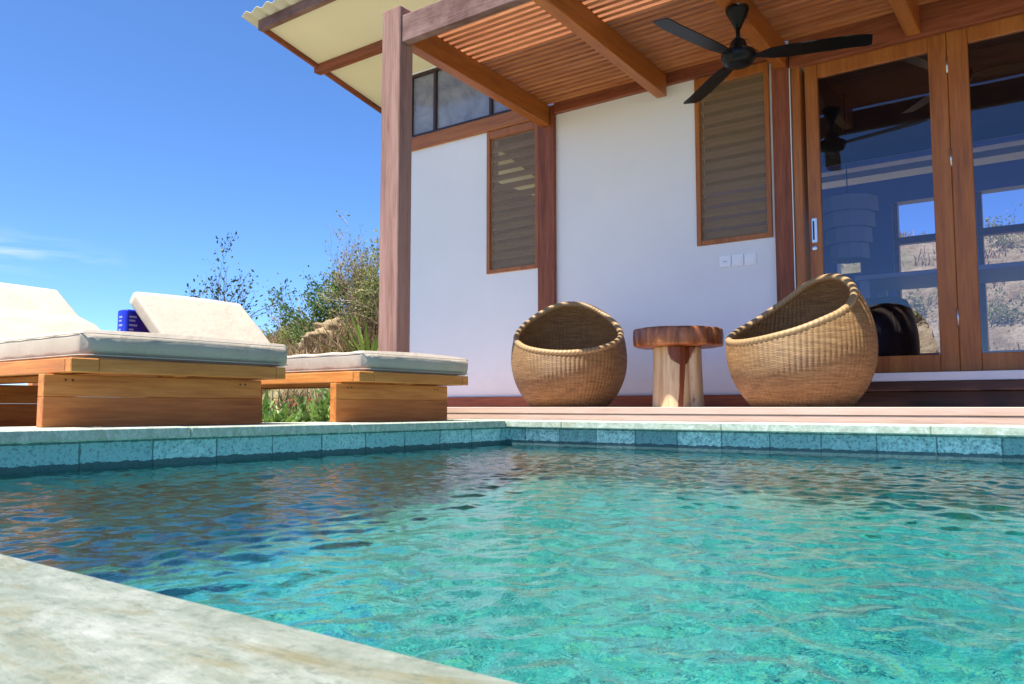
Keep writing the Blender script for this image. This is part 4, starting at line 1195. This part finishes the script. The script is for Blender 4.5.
# boulders on the dry cut bank
def boulder(u, d, s, seed, label):
    x, y = polar(u, d)
    bm = bmesh.new(); bmesh.ops.create_icosphere(bm, subdivisions=5, radius=1)
    for v in bm.verts:
        p = v.co.copy(); f = 1 + 0.35 * mnoise.noise(p * 1.3 + Vector((seed, 0, 0))) + 0.14 * mnoise.noise(p * 3.7 + Vector((0, seed, 0))) + 0.09 * mnoise.noise(p * 8) + 0.05 * mnoise.noise(p * 17)
        v.co = Vector((p.x * f * s[0], p.y * f * s[1], p.z * f * s[2]))
    o = obj('boulder', bm, M['rock'], None, True); o.location = (x, y, gz(x, y) + s[2] * 0.0)
    tag(o, label, 'rock', 'ochre rocks on the bank')
boulder(345, 12.5, (0.7, 0.6, 0.30), 1, 'broad ochre rock beneath the tall dry thicket')
boulder(318, 12.6, (0.55, 0.5, 0.26), 2, 'smaller ochre rock under the bright leafy shrub')
boulder(362, 11.0, (0.5, 0.45, 0.22), 3, 'low ochre rock behind the spiky yucca')

# dry grass over the slopes: nobody could count it
gr = np.random.default_rng(3)
vs = []; fs = []; tone = []
def tuft(x, y, hgt):
    z = gz(x, y) - 0.02
    for _ in range(7):
        a = gr.uniform(0, 2 * pi); l = hgt * gr.uniform(0.5, 1.2); w_ = 0.009 + 0.004 * gr.random()
        dx, dy = gr.normal(0, 0.33, 2); b = len(vs); bx_, by_ = x + gr.normal(0, .06), y + gr.normal(0, .06)
        c_, s_ = cos(a) * w_, sin(a) * w_
        vs.extend([(bx_ - c_, by_ - s_, z), (bx_ + c_, by_ + s_, z), (bx_ + dx * l * .5 + c_ * .6, by_ + dy * l * .5 + s_ * .6, z + l * .6), (bx_ + dx * l * .5 - c_ * .6, by_ + dy * l * .5 - s_ * .6, z + l * .6), (bx_ + dx * l * 1.3, by_ + dy * l * 1.3, z + l)])
        fs.extend([(b, b + 1, b + 2, b + 3), (b + 3, b + 2, b + 4)]); t = gr.random(); tone.extend([t] * 5)
for _ in range(8500):
    u, d = gr.uniform(250, 420), 8 + 13 * gr.random() ** 0.8
    x, y = polar(u, d)
    if x > -6.4 and y < 11: continue
    if mnoise.noise(Vector((x * .5, y * .5, 0))) > -0.22: tuft(x, y, gr.uniform(0.15, 0.4))
for _ in range(700):
    a = radians(gr.uniform(-25, 3)); d = gr.uniform(11, 22); tuft(d * sin(a), d * cos(a), gr.uniform(0.08, 0.2))
for _ in range(500):
    a = radians(gr.uniform(-30, 22)); d = gr.uniform(9, 22); tuft(d * sin(a), -d * cos(a), gr.uniform(0.2, 0.45))
g = pyobj('dry_grass', vs, fs, M['leaf_dry']); g.data.attributes.new('tone', 'FLOAT', 'POINT').data.foreach_set('value', tone); kind(g, 'stuff')
g['label'] = 'dry straw coloured grass tufts on the slopes'
# an agave beyond the rear doors, seen through the glass
rosette('agave', -1.28, 10.3, 'pale agave on the bank seen through the glass doors', 26, 0.7, 0.04, 99, 'leaf_agave', grp='agaves in the garden bed', zoff=0.1)

# ------------------------------------------------------------------ inside the room
ds = tag(empty('white_desk', (-0.93, 6.95, 0.155)), 'pale rectangular table seen through the glass door', 'table')
M['paint'] = plain('white_paint', (0.55, 0.60, 0.70), 0.45, 0.4, var=0.02)
obj('table_top', bx(-0.62, 0.62, -0.38, 0.38, 0.82, 0.855, 0.004), M['paint'], ds)
for sx_ in (-0.56, 0.56):
    for sy in (-0.32, 0.32): obj('leg', bx(sx_ - 0.03, sx_ + 0.03, sy - 0.03, sy + 0.03, 0, 0.819, 0.003), M['paint'], ds)
obj('shelf', bx(-0.585, 0.585, -0.28, 0.28, 0.22, 0.245, 0.003), M['paint'], ds)
lm = tag(empty('tiered_pendant_lamp', (-1.78, 7.4, 1.28)), 'tiered pale pendant lamp hanging indoors behind the glass door', 'lamp')
bm = bmesh.new()
for k in range(4):
    z0 = 0.135 * k
    lathe(bm, [(0.17 + 0.028 * k, z0), (0.165 + 0.028 * k, z0 + 0.132), (0.15 + 0.028 * k, z0 + 0.132), (0.155 + 0.028 * k, z0)], n=10, cap=False)
obj('shade', bm, M['paint'], lm)
bm = bmesh.new(); tube(bm, [(0, 0, 0.45), (0, 0, 1.50)], 0.006, 6); obj('cord', bm, M['black'], lm)
# black tub chair indoors
bc = tag(empty('tub_chair', (-1.38, 6.38, 0.155)), 'black round backed tub chair indoors behind the glass door', 'chair')
bm = bmesh.new(); n_ = 40; rings = []
for j in range(13):
    f = j / 12; ring = []
    for k in range(n_):
        t = 2 * pi * k / n_
        top = 0.50 + 0.18 * (0.5 - 0.5 * cos(t - pi / 2 + pi)) ** 0.8
        z = 0.10 + (top - 0.10) * f; r_ = 0.30 * sqrt(max(0.04, 1 - ((z - 0.28) / 0.52) ** 2))
        ring.append(bm.verts.new((r_ * cos(t), r_ * sin(t), z)))
    rings.append(ring)
for a_, b_ in zip(rings[:-1], rings[1:]):
    for k in range(n_): bm.faces.new((a_[k], a_[(k + 1) % n_], b_[(k + 1) % n_], b_[k]))
bm.faces.new(rings[0][::-1]); bm.faces.new(rings[-1])
M['leather'] = plain('black_leather', (0.008, 0.008, 0.010), 0.5, 0.3, var=0.2)
obj('shell', bm, M['leather'], bc, True)
for k in range(4):
    t = pi / 4 + k * pi / 2
    bm = bmesh.new(); tube(bm, [(0.2 * cos(t), 0.2 * sin(t), 0.0), (0.16 * cos(t), 0.16 * sin(t), 0.12)], 0.014, 8); obj('leg', bm, M['leather'], bc, True)
# the second fan, indoors: a copy of the first with all its parts
fan2 = fan.copy(); C.objects.link(fan2); fan2.location = (-0.80, 6.75, 2.50); fan2.rotation_euler = (0, 0, radians(-8))
for ch in list(fan.children):
    c_ = ch.copy(); C.objects.link(c_); c_.parent = fan2
for ch in fan2.children:
    if ch.name.startswith('down_rod'): ch.scale = (1, 1, 1.6)
    if ch.name.startswith('canopy'): ch.location = (0, 0, 0.11)
fan2['label'] = 'black three bladed ceiling fan indoors, seen through the tops of the glass doors'
fan['group'] = fan2['group'] = 'black ceiling fans'

# ------------------------------------------------------------------ render settings
S.render.engine = 'CYCLES'
cy_ = S.cycles
cy_.use_denoising = True
try: cy_.denoiser = 'OPENIMAGEDENOISE'
except Exception: pass
cy_.max_bounces = 10; cy_.transparent_max_bounces = 12; cy_.transmission_bounces = 8; cy_.glossy_bounces = 5; cy_.diffuse_bounces = 4
cy_.sample_clamp_indirect = 8; cy_.blur_glossy = 0.5
vs_ = S.view_settings
S.display_settings.display_device = 'sRGB'
vs_.view_transform = 'Standard'; vs_.look = 'None'; vs_.gamma = 1; vs_.use_curve_mapping = False
vs_.exposure = 1.55
